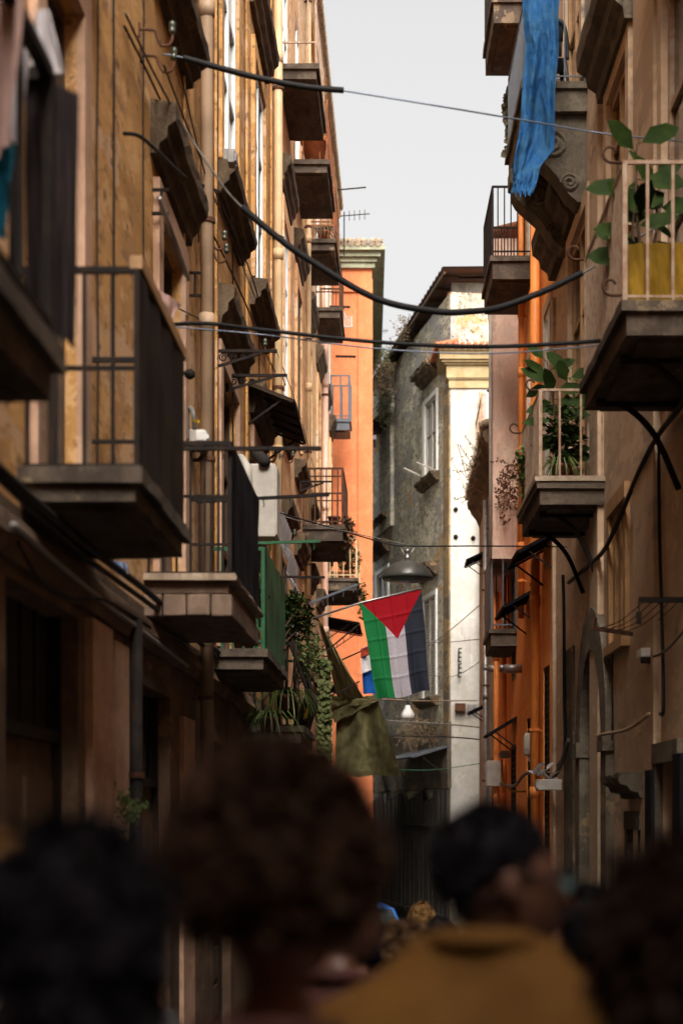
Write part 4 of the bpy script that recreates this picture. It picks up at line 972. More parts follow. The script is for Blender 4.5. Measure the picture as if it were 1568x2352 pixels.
for px, py, L, lab in ((1197, 1533, .3, 'steel flue stub poking from the orange wall, nearer one'), (1150, 1533, .28, 'steel flue stub poking from the orange wall, farther one')):
    F_, s, _, _, _, z, _ = Rbox(px, py, py + 3, 0, .1, .1)
    obj('flue', MB().tube([FR(s, 0, z), FR(s, L, z)], .075, 14).tube([FR(s, L, z), FR(s, L + .08, z + .03)], .05, 10), steel, B7, True)
sp_ = Rbox(1224, 1703, 1748, .05, .2, .2); obj('panel_antenna', MB().tube([FR(sp_[1], 0, sp_[5]), FR(sp_[1], .12, sp_[5]), FR(sp_[1], .12, sp_[5] + .15)], .015, 6).lathe(FR(sp_[1], .14, sp_[5] + .08), [(.04, 0), (.065, .04), (.065, .3), (.04, .36)], 12), offwhite, B6, True)
fbox('shop_light', 'small white floodlight hanging over the grey door', 'lamp', *Rbox(1290, 1790, 1815, .1, .42, .3), offwhite)
wr = MB(); rnd = random.Random(5); cr = FR(23.0, .3, zz(1780, 23.0))
for k in range(14): wr.leaf(cr + Vector((rnd.uniform(-.12, .12), rnd.uniform(-.1, .1), rnd.uniform(-.05, .1))), (rnd.uniform(-1, 1), rnd.uniform(-1, 1), rnd.uniform(-.3, 1)), (0, 0, 1), .16, .12)
tag(obj('plastic_wrap', wr, whitec), 'crumpled white plastic wrapped round the small floodlight', 'bag')
for k, (a, b, c, d, m, lab) in enumerate(((1044, 1068, 1616, 1636, rust, 'brown meter box on the white front, leftmost of three'), (1072, 1082, 1618, 1636, pvc_grey, 'grey meter box on the white front, middle of three'), (1085, 1095, 1618, 1634, pvc_grey, 'grey meter box on the white front, rightmost of three'))):
    x0 = P(a, 0, 50).x; x1 = P(b, 0, 50).x; fbox('meter_box', lab, 'box', FC(50), x0, x1, .003, .16, zz(d, 50), zz(c, 50), m, grp='meter boxes on the white front')
ti0 = None
for k, (px, py, lab) in enumerate(((1046, 1170, 'upper left'), (1086, 1174, 'upper right'), (1046, 1233, 'lower left'), (1086, 1236, 'lower right'))):
    p = P(px, py, 50)
    obj('wall_anchor', MB().tube([p + Vector((0, .02, 0)), p + Vector((0, -.12, 0))], .03, 8).tube([p + Vector((0, -.02, 0)), p + Vector((0, -.03, 0))], .07, 8), iron, B4, True)
for k, (y0, y1, lab) in enumerate(((1490, 1520, 'upper iron cable holder on the white front'), (1525, 1555, 'lower iron cable holder on the white front'))):
    a, b = P(1053, y0, 49.93), P(1052, y1, 49.93); h = MB().tube([a, b], .02, 5)
    for q in range(4): h.bar(a.lerp(b, q / 3), a.lerp(b, q / 3) + Vector((.08, -.06, 0)), .03)
    obj('cable_holder', h, iron, B4)
obj('gutter_pipe', MB().tube([P(1104, 900, 49.7), P(1106, 1840, 49.7)], .07, 10), pipe_t, B4, True)
# antennas
def antenna(lab, px, py, d, sc):
    e = empty('antenna', P(px, py, d), lab, 'antenna'); b = P(px, py, d)
    obj('mast', MB().tube([b - Vector((0, 0, 1.2 * sc)), b + Vector((0, 0, .1))], .018, 6), iron, e)
    m = MB(); m.tube([b - Vector((.1, 0, 0)), b + Vector((.75 * sc, 0, .06))], .014, 5)
    for k in range(5): 
        c = b + Vector((.15 * k * sc, 0, .01 * k)); m.tube([c - Vector((0, .05, .16 * sc)), c + Vector((0, .05, .16 * sc))], .010, 5)
    obj('boom', m, iron, e)
antenna('roof antenna on the cream tenement against the sky', 790, 496, 46, .9)
antenna('small distant roof antenna beside the orange house', 866, 762, 70, .6)
obj('roof_rod', MB().tube([P(775, 436, 44), P(840, 430, 44)], .02, 5), iron, B2)
dr_ = MB()
for k in range(9): dr_.tube([P(768 + k * 4.6, 730, 46), P(768 + k * 4.6, 752, 45.4)], .012, 4)
dr_.tube([P(766, 730, 46), P(807, 728, 46), P(808, 750, 45.4), P(768, 754, 45.4)], .018, 5)
dr_.tube(spline([P(762, 703, 46), P(785, 712, 46), P(796, 735, 46)], 5), .02, 5)
tag(obj('drying_rack', dr_, offwhite), 'pale folding drying rack fixed against the orange front', 'rack')
# ------------------------------------------------------------------ tarpaulins, awnings of cloth, laundry
def lerpl(pts, t):
    k = t * (len(pts) - 1); i = min(int(k), len(pts) - 2); f = k - i
    return tuple(pts[i][q] * (1 - f) + pts[i + 1][q] * f for q in range(len(pts[0])))
Lf = [(1201, -160), (1200, 0), (1204, 100), (1201, 200), (1190, 300), (1178, 400), (1171, 444)]
Rt = [(1288, -160), (1285, 0), (1281, 100), (1276, 210), (1270, 345), (1240, 385), (1222, 446)]
def tf(u, v):
    a, b = lerpl(Lf, v), lerpl(Rt, v); px = a[0] * (1 - u) + b[0] * u; py = a[1] * (1 - u) + b[1] * u
    jag = (6 * math.sin(u * 31) + 4 * math.sin(u * 57)) * max(0, v - .9) * 10
    d = 20.3 + .30 * (mnoise.noise(Vector((u * 2.4, v * 2.2, 1))) + .25 * mnoise.noise(Vector((u * 5, v * 6, 5))) + .07 * mnoise.noise(Vector((u * 11, v * 26, 9)))) * (.5 + .5 * v) - .1 * u
    return P(px + 2 * math.sin(v * 22), py + jag, d)
tag(obj('blue_tarpaulin', MB().grid(tf, 48, 110), bluet, None, True), 'long frayed blue tarpaulin hanging down the front of the upper right balcony', 'tarpaulin')
# olive tarps
def tri(lab, cs, amp, fr, d_off=0, nu=30, nv=30):
    a, b, c, d = [P(*q) for q in cs]
    def fn(u, v):
        q = a.lerp(b, u).lerp(d.lerp(c, u), v)
        q.y += amp * math.sin(u * fr + v * 2) + amp * .5 * math.sin(u * fr * 2.1 + v * 5); q.z += .05 * mnoise.noise(Vector((u * 4, v * 4, amp))); q.y += .10 * mnoise.noise(Vector(((u - 1) / (v + .25) * 3.2, v * 1.3, 3))) + .025 * mnoise.noise(Vector((u * 13, v * 15, 7))); q.z -= .35 * math.sin(math.pi * u) * math.sin(math.pi * v) * amp * 3
        return q
    return tag(obj('olive_tarpaulin', MB().grid(fn, nu, nv), olive, None, True), lab, 'tarpaulin')
tri('olive tarpaulin stretched steeply from the ochre wall down to the pole below the flags', ((728, 1418, 26.2), (742, 1440, 25.6), (836, 1604, 24.5), (775, 1606, 26.2)), .05, 14)
tri('olive tarpaulin forming a low pointed tent under the striped flag', ((772, 1650, 26), (868, 1604, 24.5), (921, 1782, 24.0), (768, 1782, 25.5)), .05, 9)
tri('olive tarpaulin strip lying flat between the two larger sheets', ((738, 1596, 26.4), (868, 1602, 24.6), (868, 1610, 24.5), (768, 1660, 25.8)), .03, 9)
# balcony cloths
tag(obj('yellow_cloth', MB().grid(quadgrid((P(1437, 560, 12.98), P(1600, 556, 12.98), P(1600, 692, 12.98), P(1440, 694, 12.98)), .03, fr=11), 26, 20), yellowc, None, True), 'bright yellow cloth hung inside the pale railing of the right balcony', 'cloth')
tag(obj('white_pillowcase', MB().grid(quadgrid((P(84, 22, 6.75), P(112, 20, 6.75), P(152, 172, 6.75), P(62, 172, 6.75)), .03), 16, 20), whitec, None, True), 'white pillowcase hung to dry at the upper left corner', 'laundry')
tag(obj('pink_sheet', MB().grid(quadgrid((P(-60, -60, 5.9), P(60, -60, 5.9), P(30, 340, 5.9), P(-60, 360, 5.9)), .04), 16, 20), pinkc, None, True), 'rose bed sheet at the left edge behind the white pillowcase', 'laundry')
tag(obj('pale_towel', MB().grid(quadgrid((P(30, 60, 6.3), P(70, 60, 6.3), P(58, 330, 6.3), P(22, 330, 6.3)), .03), 10, 16), whitec, None, True), 'pale narrow towel beside the rose sheet', 'laundry')
for px0, px1, y0, y1, d, lab in ((60, 128, 165, 860, 6.55, 'dark brown blanket hung over the nearest balcony rail, left one'), (122, 180, 190, 800, 6.6, 'dark brown blanket hung over the nearest balcony rail, right one')):
    tag(obj('dark_blanket', MB().grid(quadgrid((P(px0, y0, d), P(px1, y0 + 25, d), P(px1 - 5, y1, d), P(px0 - 3, y1 - 40, d)), .05, fr=14), 20, 30), blackc, None, True), lab, 'blanket')
tag(obj('teal_bag', MB().grid(quadgrid((P(-20, 330, 6.0), P(30, 325, 6.0), P(24, 520, 6.0), P(-20, 560, 6.0)), .05), 10, 16).tube(spline([P(0, 335, 6.0), P(8, 305, 6.0), P(24, 330, 6.0)], 5), .012, 5), tealc, None, True), 'teal cloth bag with a loop handle hanging at the left edge', 'bag')
tag(obj('printed_cloth', MB().grid(quadgrid((P(150, 575, 8.7), P(170, 572, 8.7), P(165, 705, 8.7), P(150, 720, 8.7)), .03), 8, 14), bluewc, None, True), 'blue and white printed cloth behind the nearest blanket', 'laundry')
tag(obj('pink_cloth', MB().grid(quadgrid((P(358, 660, 11.2), P(416, 698, 11.4), P(398, 735, 11.4), P(372, 735, 11.2)), .04), 12, 12), pinkc, None, True), 'crumpled pink cloth peeping over the dark balcony screen', 'laundry')
tag(obj('printed_rag', MB().grid(quadgrid((P(258, 1288, 11.3), P(290, 1292, 11.3), P(298, 1318, 11.3), P(270, 1322, 11.3)), .03), 8, 8), bluewc, None, True), 'blue and white rag tied under the dark balcony', 'rag')

# ------------------------------------------------------------------ plants
def pot(e, c, r, h, m=terr):
    return obj('pot', MB().lathe(c, [(r * .68, 0), (r * .92, h * .78), (r * 1.04, h * .8), (r * 1.04, h), (r * .88, h), (r * .86, h * .9), (r * .1, h * .9)], 18), m, e, True)
def rubber(lab, base, top_pts, n, L, W, seed, potr=.14, pm=terrd):
    e = empty('rubber_plant', base, lab, 'plant'); rnd = random.Random(seed)
    pot(e, Vector(base), potr, potr * 1.6, pm)
    st = MB(); lf = MB()
    for tp in top_pts:
        b = Vector(base) + Vector((0, 0, potr * 1.4)); mid = b.lerp(Vector(tp), .55) + Vector((rnd.uniform(-.06, .06), 0, 0))
        pts = spline([b, mid, Vector(tp)], 8); st.tube(pts, [.016 - .009 * i / len(pts) for i in range(len(pts))], 6)
        for k in range(n):
            t = .25 + .75 * k / (n - 1); p = pts[min(int(t * (len(pts) - 1)), len(pts) - 1)]
            a = k * 2.4 + rnd.uniform(-.4, .4); up = .25 + .9 * (t > .8) * rnd.random() - .5 * rnd.random()
            d = Vector((math.cos(a), math.sin(a) * .8, up)); q = p + d.normalized() * .05
            st.tube([p, q], .005, 4); lf.leaf(q, Vector((d.x, d.y * .5, d.z)), (rnd.uniform(-.6, .6), -1.4, .5), L * rnd.uniform(.75, 1.15), W * rnd.uniform(.8, 1.1))
    obj('stem', st, wood, e, True); obj('leaves', lf, leafd, e, True)
    return e
rubber('tall rubber plant behind the yellow cloth on the near right balcony', P(1478, 700, 13.6) + Vector((0, 0, -.02)), [P(1462, 330, 13.6), P(1455, 480, 13.5), P(1500, 420, 13.7)], 9, .32, .17, 3)
rubber('rubber plant rising above the pale rail of the lower right balcony', FR(20.3, .38, 5.5), [P(1255, 830, 20.3), P(1300, 850, 20.4), P(1270, 880, 20.2)], 10, .34, .15, 5, .12)
def bush(lab, base, c, rad, n, L, W, m, seed, pr=.13, pm=terrd, droop=0, cat='plant', name='potted_plant', hasp=True):
    e = empty(name, base, lab, cat); rnd = random.Random(seed)
    if hasp: pot(e, Vector(base), pr, pr * 1.6, pm)
    st = MB()
    for k in range(7):
        b = Vector(base) + Vector((0, 0, pr if hasp else 0)); t = Vector(c) + Vector((rnd.uniform(-1, 1) * rad[0], rnd.uniform(-1, 1) * rad[1], rnd.uniform(-.3, .9) * rad[2])) * .8
        st.tube(spline([b, b.lerp(t, .5) + Vector((rnd.uniform(-.05, .05), 0, .03)), t], 5), .006, 4)
    obj('stems', st, wood, e); obj('leaves', MB().leaves(c, rad, n, L, W, rnd, droop), m, e)
    return e
bush('dense dark shrub behind the bars of the lower right balcony', FR(20.0, .30, 5.5), FR(20.2, .36, 6.1), (.22, .35, .42), 420, .09, .05, leafd, 11)
bush('trailing leafy plant at the street corner of the lower right balcony', FR(21.4, .6, 5.5), FR(21.4, .72, 5.95), (.1, .22, .35), 150, .09, .05, leafm, 12)
def spider(lab, base, n, L, seed, m=leafm, name='spider_plant', pr=.12, pm=terrd):
    e = empty(name, base, lab, 'plant'); rnd = random.Random(seed); pot(e, Vector(base), pr, pr * 1.5, pm); lf = MB()
    b = Vector(base) + Vector((0, 0, pr * 1.4))
    for k in range(n):
        a = rnd.uniform(0, 6.28); l = L * rnd.uniform(.6, 1.2); d = Vector((math.cos(a), math.sin(a), 0)); w_ = .012 * rnd.uniform(.7, 1.4); sd_ = Vector((-d.y, d.x, 0)) * w_
        pts = [b + d * (l * t) + Vector((0, 0, l * (1.15 * t - 1.7 * t * t))) for t in (0, .25, .5, .75, 1)]
        for i in range(4): lf.quad(pts[i] - sd_ * (1 - i / 4.5), pts[i] + sd_ * (1 - i / 4.5), pts[i + 1] + sd_ * (1 - (i + 1) / 4.5), pts[i + 1] - sd_ * (1 - (i + 1) / 4.5))
    obj('leaves', lf, m, e); return e
spider('grassy spider plant in a dark red pot on the lower right balcony', P(1287, 1104, 19.75), 60, .4, 21)
spider('spider plant spilling over the bowed balcony on the left', FL(21.65, .5, 3.05), 90, .5, 22)
spider('second spider plant hanging lower left of the bowed balcony', FL(21.2, .30, 2.75), 70, .45, 23)
bush('big dark green hanging shrub at the end of the green balcony', FL(20.0, .45, 3.45), FL(20.9, .62, 4.12), (.24, .45, .30), 1100, .085, .03, leafd, 13, .14)
bush('green shrub trailing from the bowed balcony rail', FL(22.2, .5, 3.0), FL(22.3, .72, 3.75), (.2, .3, .35), 600, .08, .03, leafm, 14)
bush('leafy plant inside the green balcony rails', FL(17.9, .3, 3.42), FL(17.9, .34, 3.95), (.2, .25, .35), 420, .09, .03, leafm, 15)
iv = MB(); rnd = random.Random(9)
for k in range(600):
    t = rnd.random(); p = P(745 + rnd.uniform(-13, 13), 1510 + 250 * t, 25.4 + rnd.uniform(-.15, .1))
    iv.leaf(p, (rnd.uniform(-.6, .6), -.5, -1), (0, -1, .4), .075, .06)
ivo = tag(obj('ivy_curtain', iv, leafy), 'hanging curtain of pale ivy leaves beside the olive tent', 'ivy')
bk = P(680, 1652, 22.6)
bo = empty('bucket', bk, 'yellow and white bucket standing on the bowed balcony', 'bucket')
obj('body', MB().lathe(bk, [(.12, 0), (.15, .02), (.16, .2), (.1, .2)], 18), plain('yellow_plastic', (.55, .33, .02), .5), bo, True)
obj('rim', MB().lathe(bk + Vector((0, 0, .2)), [(.17, 0), (.17, .05), (.12, .07), (.11, .02)], 18), offwhite, bo, True)
tpz = FL(30.95, .36, 13.33)
pe = empty('flower_pot', tpz, 'large terracotta pot on the second rusty balcony from the top', 'pot'); pot(pe, tpz, .24, .42)
obj('soil', MB().lathe(tpz + Vector((0, 0, .36)), [(.19, 0), (.19, .02), (.05, .04)], 14), soil, pe)
spider('spiky plant on the third rusty balcony from the top', FL(34.65, .36, 13.15), 90, .42, 31, dryp, 'potted_plant', .13, terr)
bush('overgrown dry creeper at the corner of the far rusty balcony', FL(33.6, .6, 7.3), FL(33.9, .85, 7.2), (.14, .5, .35), 380, .12, .035, dryp, 16, .12)
bush('sunlit plants crowding the farthest pale balcony', FL(42.4, .5, 7.4), FL(42.8, .6, 7.95), (.3, .7, .4), 420, .12, .06, leafy, 17, .16, terr)
bush('creeper trailing under the farthest pale balcony', FL(42.2, .7, 7.1), FL(42.6, .95, 7.0), (.1, .6, .55), 200, .10, .06, leafy, 18, hasp=False, name='creeper')
pt2 = P(432 + 500, 0, 0)
# strings of dead leaves over the right facade, wild plants on the derelict flank
vn = MB(); rnd = random.Random(3)
for k in range(620):
    t = rnd.random(); px = 1192 - 26 * t + (8 * math.sin(t * 9)) + rnd.uniform(-9, 9); py = 110 + 245 * t
    vn.leaf(P(px, py, 29.6 + rnd.uniform(-.2, .2)), (rnd.uniform(-1, .3), -.3, rnd.uniform(-1, .1)), (rnd.uniform(-.5, .5), -1, .4), .12, .085)
tag(obj('creeper', vn, plain('withered_ivy', (.07, .065, .03), .7, 0, .5, 8, 0, (.12, .10, .06))), 'withered ivy column hanging against the sky left of the blue tarpaulin', 'creeper')
def tuft(lab, c, rad, n, seed, m=dryp, L=.35, up=.5, name='wild_plant', F=None):
    rnd = random.Random(seed); w_ = MB()
    for k in range(n):
        p = Vector(c) + Vector((rnd.uniform(-1, 1) * rad[0], rnd.uniform(-1, 1) * rad[1], rnd.uniform(-1, 1) * rad[2])); d = Vector((rnd.uniform(-1, 1), rnd.uniform(-1, .3), rnd.uniform(-.6, 1) + up)); l = L * rnd.uniform(.4, 1.2)
        q = p + d.normalized() * l; w_.tube([p, p.lerp(q, .5) + Vector((rnd.uniform(-.04, .04), 0, .02)), q], .012 * L, 3, False)
        for j in range(3): w_.leaf(p.lerp(q, .4 + .3 * j), (rnd.uniform(-1, 1), rnd.uniform(-1, 1), rnd.uniform(-.5, 1)), (0, -1, .3), min(.30 * L, .09), min(.11 * L, .035))
    return tag(obj(name, w_, m), lab, 'plant')
wild = plain('wild_grass', (.10, .095, .04), .8, 0, .5, 5, 0, (.055, .06, .025))
tuft('bushy weed growing on top of the grey flank against the sky', P(880, 835, 57.5), (.35, .5, .35), 140, 41, wild)
tuft('dry weeds hanging on the grey flank under the sky', P(878, 880, 57), (.3, .4, .5), 160, 42, dryp)
tuft('grass clump sprouting above the farther grey flank window', FD(8.4, .2, 15.3), (.3, .7, .5), 120, 43, wild, .4, -.3)
tuft('pale weeds growing under the corrugated eave', FD(5.0, .15, 17.0), (.3, .7, .18), 110, 44, dryp, .4, -.1)
tuft('dry grass spilling from the grey flank above the gates', FD(2.5, .2, 4.3), (.6, 1.8, .3), 260, 45, dryp, .5, -.8)
tuft('bare twigs sticking out over the white front from the sagging eave', FR(43, .25, 10.0), (.15, 1.2, .4), 30, 46, dryp, .8, .2)
tuft('dead creeper matted on the sagging eave of the right house', FR(40, .2, 9.9), (.07, 3.4, .14), 420, 47, dryp, .2, -.2)
tuft('reddish dry creeper over the faded pink wall', FR(30.6, .2, 7.4), (.10, .8, .4), 90, 48, plain('red_creeper', (.11, .045, .022), .8), .3, -.4)
tuft('green fern growing at the foot of the rose plaster pier', FL(11.4, .15, zz(1880, 11.4)), (.06, .15, .12), 40, 49, leafm, .14, .6)
tuft('small fern rooted under the hook of the near right balcony', FR(15.2, .5, 5.55), (.12, .1, .08), 36, 50, leafm, .25, .2)
tuft('leafy sprig hanging on the lit window frame', FR(20.6, .15, 6.75), (.06, .2, .3), 40, 51, leafm, .2, -.3)
# monobloc chair on the upper right balcony
ch = empty('plastic_chair', FR(21.5, .45, 10.56), 'dark plastic garden chair on the balcony beside the blue tarpaulin', 'chair')
cx, cy, cz = FR(21.5, .42, 10.56)
dkp = plain('dark_green_plastic', (.022, .03, .034), .5, 0, .2)
obj('seat', MB().box(FI, cx - .21, cx + .21, cy - .2, cy + .22, cz + .42, cz + .45), dkp, ch, bevel=.012)
bkm = MB(); bkm.tube(spline([Vector((cx - .22, cy - .2, cz + .42)), Vector((cx - .2, cy - .24, cz + .7)), Vector((cx - .12, cy - .27, cz + .86)), Vector((cx + .12, cy - .27, cz + .86)), Vector((cx + .2, cy - .24, cz + .7)), Vector((cx + .22, cy - .2, cz + .42))], 6), .025, 8)
for k in range(6): bkm.box(FI, cx - .15 + k * .052, cx - .115 + k * .052, cy - .25, cy - .235, cz + .44, cz + .86)
bkm.box(FI, cx - .16, cx + .16, cy - .26, cy - .24, cz + .62, cz + .88)
obj('backrest', bkm, dkp, ch, True)
for sx in (-1, 1):
    obj('armrest', MB().tube(spline([Vector((cx + sx * .21, cy - .22, cz + .66)), Vector((cx + sx * .25, cy, cz + .66)), Vector((cx + sx * .24, cy + .2, cz + .6)), Vector((cx + sx * .22, cy + .22, cz + .43))], 5), .022, 8), dkp, ch, True)
    for sy in (-1, 1): obj('leg', MB().tube([Vector((cx + sx * .24, cy + sy * .23, cz)), Vector((cx + sx * .19, cy + sy * .19, cz + .43))], [.02, .028], 8), dkp, ch, True)
# ------------------------------------------------------------------ people
skinm = plain('brown_skin', (.075, .031, .018), .55, 0, .2, 8, .05)
skinp = plain('fair_skin', (.15, .065, .042), .55, 0, .2, 8, .05)
def hairmat(n, c, c2): return plain(n, c, .7, 0, .4, 25, .3, c2, .08)
h_black = hairmat('black_hair', (.004, .0035, .005), (.008, .006, .008))
h_brown = hairmat('dark_brown_hair', (.015, .0065, .004), (.008, .0035, .0025))
h_mid = hairmat('brown_hair', (.07, .038, .018), (.035, .018, .010))
h_blond = hairmat('blond_hair', (.16, .09, .032), (.10, .05, .02))
h_ginger = hairmat('light_brown_hair', (.12, .06, .018), (.07, .03, .012))
def skinmesh(verts, edges, sub=1):
    me = bpy.data.meshes.new('tmp'); me.from_pydata([v[:3] for v in verts], edges, [])
    o = bpy.data.objects.new('tmp', me); COL.objects.link(o)
    o.modifiers.new('s', 'SKIN'); s = o.modifiers.new('u', 'SUBSURF'); s.levels = sub; s.render_levels = sub
    for i, d in enumerate(me.skin_vertices[0].data):
        r = verts[i][3]; d.radius = r if isinstance(r, tuple) else (r, r); d.use_root = (i == 0)
    dg = bpy.context.evaluated_depsgraph_get(); ev = o.evaluated_get(dg); m2 = bpy.data.meshes.new_from_object(ev)
    vs = [v.co.copy() for v in m2.vertices]; fs = [tuple(p.vertices) for p in m2.polygons]
    bpy.data.objects.remove(o); return vs, fs
_body_cache = {}
def body_parts():
    if 'b' in _body_cache: return _body_cache['b']
    V = [(0, 0, .95, (.15, .11)), (0, 0, 1.10, (.135, .10)), (0, -.01, 1.26, (.16, .11)), (0, -.02, 1.39, (.12, .085)), (0, -.01, 1.47, .062), (0, .01, 1.58, .056)]
    E = [(0, 1), (1, 2), (2, 3), (3, 4), (4, 5)]
    for s in (-1, 1):
        b = len(V)
        V += [(s * .165, -.02, 1.41, .062), (s * .215, -.04, 1.14, .043), (s * .225, .05, .90, .028), (s * .23, .08, .84, (.036, .02))]
        E += [(3, b), (b, b + 1), (b + 1, b + 2), (b + 2, b + 3)]
        for k, (dx, L) in enumerate(((-.03, .075), (-.01, .085), (.01, .08), (.03, .062))):
            c = len(V); x = s * .23; y0 = .085 + dx * -1
            V += [(x, y0 + .0, .80, .0095), (x - s * .008, y0 + .004, .80 - L * .55, .0088), (x - s * .022, y0 + .006, .80 - L, .0075)]
            E += [(b + 3, c), (c, c + 1), (c + 1, c + 2)]
        c = len(V); V += [(s * .20, .12, .835, .011), (s * .185, .135, .80, .0085)]; E += [(b + 3, c), (c, c + 1)]
        c = len(V); V += [(s * .09, 0, .87, .095), (s * .1, .01, .5, .062), (s * .1, -.02, .1, .042), (s * .105, .12, .04, .034)]
        E += [(0, c), (c, c + 1), (c + 1, c + 2), (c + 2, c + 3)]
    _body_cache['b'] = skinmesh(V, E, 1); return _body_cache['b']
def head_mesh():
    m = MB(); n, k = 28, 20; vs = []; fs = []
    for j in range(k + 1):
        ph = math.pi * j / k; z = math.cos(ph)
        for i in range(n):
            th = 2 * math.pi * i / n; x, y = math.sin(ph) * math.cos(th), math.sin(ph) * math.sin(th)
            jaw = max(0, -z); X = x * .075 * (1 - .30 * jaw); Y = y * .097 * (1 - .12 * jaw) + .012 * jaw; Z = z * .118
            if y > .3 and -.3 < z < .25: Y -= .010 * (1 - abs(abs(x) - .38) * 3) * (abs(abs(x) - .38) < .33) * (z > -.1)   # eye sockets
            if y > .3 and z < -.72: Y += .012                                        # chin
            vs.append((X, Y + .02, Z + 1.655))
    for j in range(k):
        for i in range(n): fs.append((j * n + i, j * n + (i + 1) % n, (j + 1) * n + (i + 1) % n, (j + 1) * n + i))
    m.add(vs, fs)
    m.lathe((0, 0, 0), [(.001, 0)], 4) if 0 else None
    m.tube([(0, .112, 1.672), (0, .126, 1.650), (0, .137, 1.630), (0, .118, 1.620)], [.008, .011, .015, .010], 8)
    for s in (-1, 1):
        m.lathe((s * .03, .100, 1.665 - .012), [(.004, 0), (.011, .006), (.012, .012), (.004, .022)], 8)
        m.tube([(s * .074, .012, 1.685), (s * .086, .0, 1.675), (s * .086, .002, 1.65), (s * .078, .015, 1.628)], [.010, .013, .012, .008], 8)
        m.tube([(s * .0, .114, 1.592 + .006), (s * .024, .105, 1.594)], [.008, .004], 6); m.tube([(s * 0, .113, 1.582), (s * .022, .104, 1.586)], [.009, .004], 6)
    return m
HV = head_mesh()
def person(lab, px, d, top_py, yaw=0, head_yaw=0, hair=('short', h_black), skin=skinm, top=None, bottom=None, head_dx=0, wide=1.0, glasses=None, fuzz=1.0, hv=None, lift=0):
    gz = ground_z(d); x = (px - 842) / 4000 * d; ztop = zz(top_py, d)
    crown = {'short': 1.80, 'afro': 1.875, 'long': 1.79, 'bob': 1.80}[hair[0]]; sc = (ztop - gz) / crown
    e = empty('person', Vector((x, d, gz)), lab, 'person')
    M0 = Matrix.Rotation(yaw, 4, 'Z') @ Matrix.Scale(sc, 4); base = Vector((x, d, gz))
    Hc = Vector((0, 0, 1.52))
    MH = Matrix.Translation(Vector((head_dx, 0, 0))) @ Matrix.Translation(Hc) @ Matrix.Rotation(head_yaw, 4, 'Z') @ Matrix.Translation(-Hc)
    def wb(v): return base + M0 @ Vector(v)
    def wh(v): return base + M0 @ (MH @ Vector(v))
    bv, bf = body_parts(); b = MB()
    b.add([wb(Vector((v.x * (wide if v.z > .8 else 1) + head_dx * min(1, max(0, (v.z - 1.4) / .12)), v.y, v.z))) for v in bv], bf); b.add([wh(v) for v in HV.v], HV.f)
    bo = obj('body', b, skin, e, True); rm = bo.modifiers.new('fuse', 'REMESH'); rm.mode = 'VOXEL'; rm.voxel_size = .0095 * sc if d < 5 else .014; rm.use_smooth_shade = True
    # clothes
    c = MB(); ring = [(.84, .185, .135), (.95, .18, .132), (1.1, .172, .125), (1.25, .19, .135), (1.32, .20, .135), (1.37, .18, .122), (1.41, .145, .108), (1.45, .108, .092), (1.495, .08, .075), (1.515, .077, .074)]
    n = 30; vs = []
    for (z, rx, ry) in ring:
        z += lift * min(1, max(0, (z - 1.1) / .3))
        for i in range(n):
            a = 2 * math.pi * i / n; f = 1 + .035 * math.sin(a * 5 + z * 21) + .03 * math.sin(a * 9 - z * 33) + .03 * math.sin(a * 3 + z * 40)
            vs.append(wb((rx * wide * math.cos(a) * f + head_dx * min(1, max(0, (z - 1.4) / .12)) * .8, ry * math.sin(a) * f - .012, z)))
    fs = [(j * n + i, j * n + (i + 1) % n, (j + 1) * n + (i + 1) % n, (j + 1) * n + i) for j in range(len(ring) - 1) for i in range(n)] + [tuple(range(n)), tuple((len(ring) - 1) * n + i for i in range(n))]
    c.add(vs, fs)
    for s in (-1, 1):
        c.tube([wb((s * .09 * wide, -.02, 1.40)), wb((s * .172 * wide, -.022, 1.345)), wb((s * .205 * wide, -.03, 1.25)), wb((s * .222 * wide, -.04, 1.14)), wb((s * .23 * wide, .0, 1.02)), wb((s * .235 * wide, .03, .95))], [q * sc for q in (.05, .07, .07, .064, .055, .05)], 14)
    so = obj('shirt', c, top or blackc, e, True); rm = so.modifiers.new('fuse', 'REMESH'); rm.mode = 'VOXEL'; rm.voxel_size = .013 * sc; rm.use_smooth_shade = True
    col = MB(); hd = Vector((head_dx * .8, -.01, 0))
    col.tube([wb(hd + Vector((.084 * math.cos(a), .08 * math.sin(a), 1.505 + lift + .012 * math.sin(a + 3.1)))) for a in [q * 2 * math.pi / 16 for q in range(17)]], .02 * sc, 8); obj('collar', col, top or blackc, so, True)
    t = MB(); t.tube([wb((0, 0, .99)), wb((0, 0, .84))], [.175 * sc, .18 * sc], 20)
    for s in (-1, 1): t.tube([wb((s * .085, 0, .9)), wb((s * .1, .01, .5)), wb((s * .1, -.015, .09))], [q * sc for q in (.115, .085, .07)], 14)
    to = obj('trousers', t, bottom or panel_bk, e, True); rm = to.modifiers.new('fuse', 'REMESH'); rm.mode = 'VOXEL'; rm.voxel_size = .016; rm.use_smooth_shade = True
    for s in (-1, 1): obj('shoe', MB().tube([wb((s * .1, -.06, .05)), wb((s * .103, .05, .05)), wb((s * .108, .16, .035))], [.05 * sc, .055 * sc, .035 * sc], 10), iron, e, True)
    # hair: a lumpy cap with many short locks standing off it
    style, hm = hair; rnd = random.Random(int(px * 7 + d * 13)); h = MB()
    cc, rr, zlow, nl, ll = {'short': ((0, -.002, 1.695), (.086, .108, .098), 1.575, 1100, .014), 'afro': ((0, -.03, 1.715), (.116, .13, .145), 1.63, 2600, .022),
                            'long': ((0, -.015, 1.66), (.092, .11, .125), 1.40, 1300, .03), 'bob': ((0, -.015, 1.675), (.098, .115, .13), 1.50, 1500, .045)}[style]
    if hv: rr = tuple(a * b_ for a, b_ in zip(rr, hv))
    cc = Vector(cc)
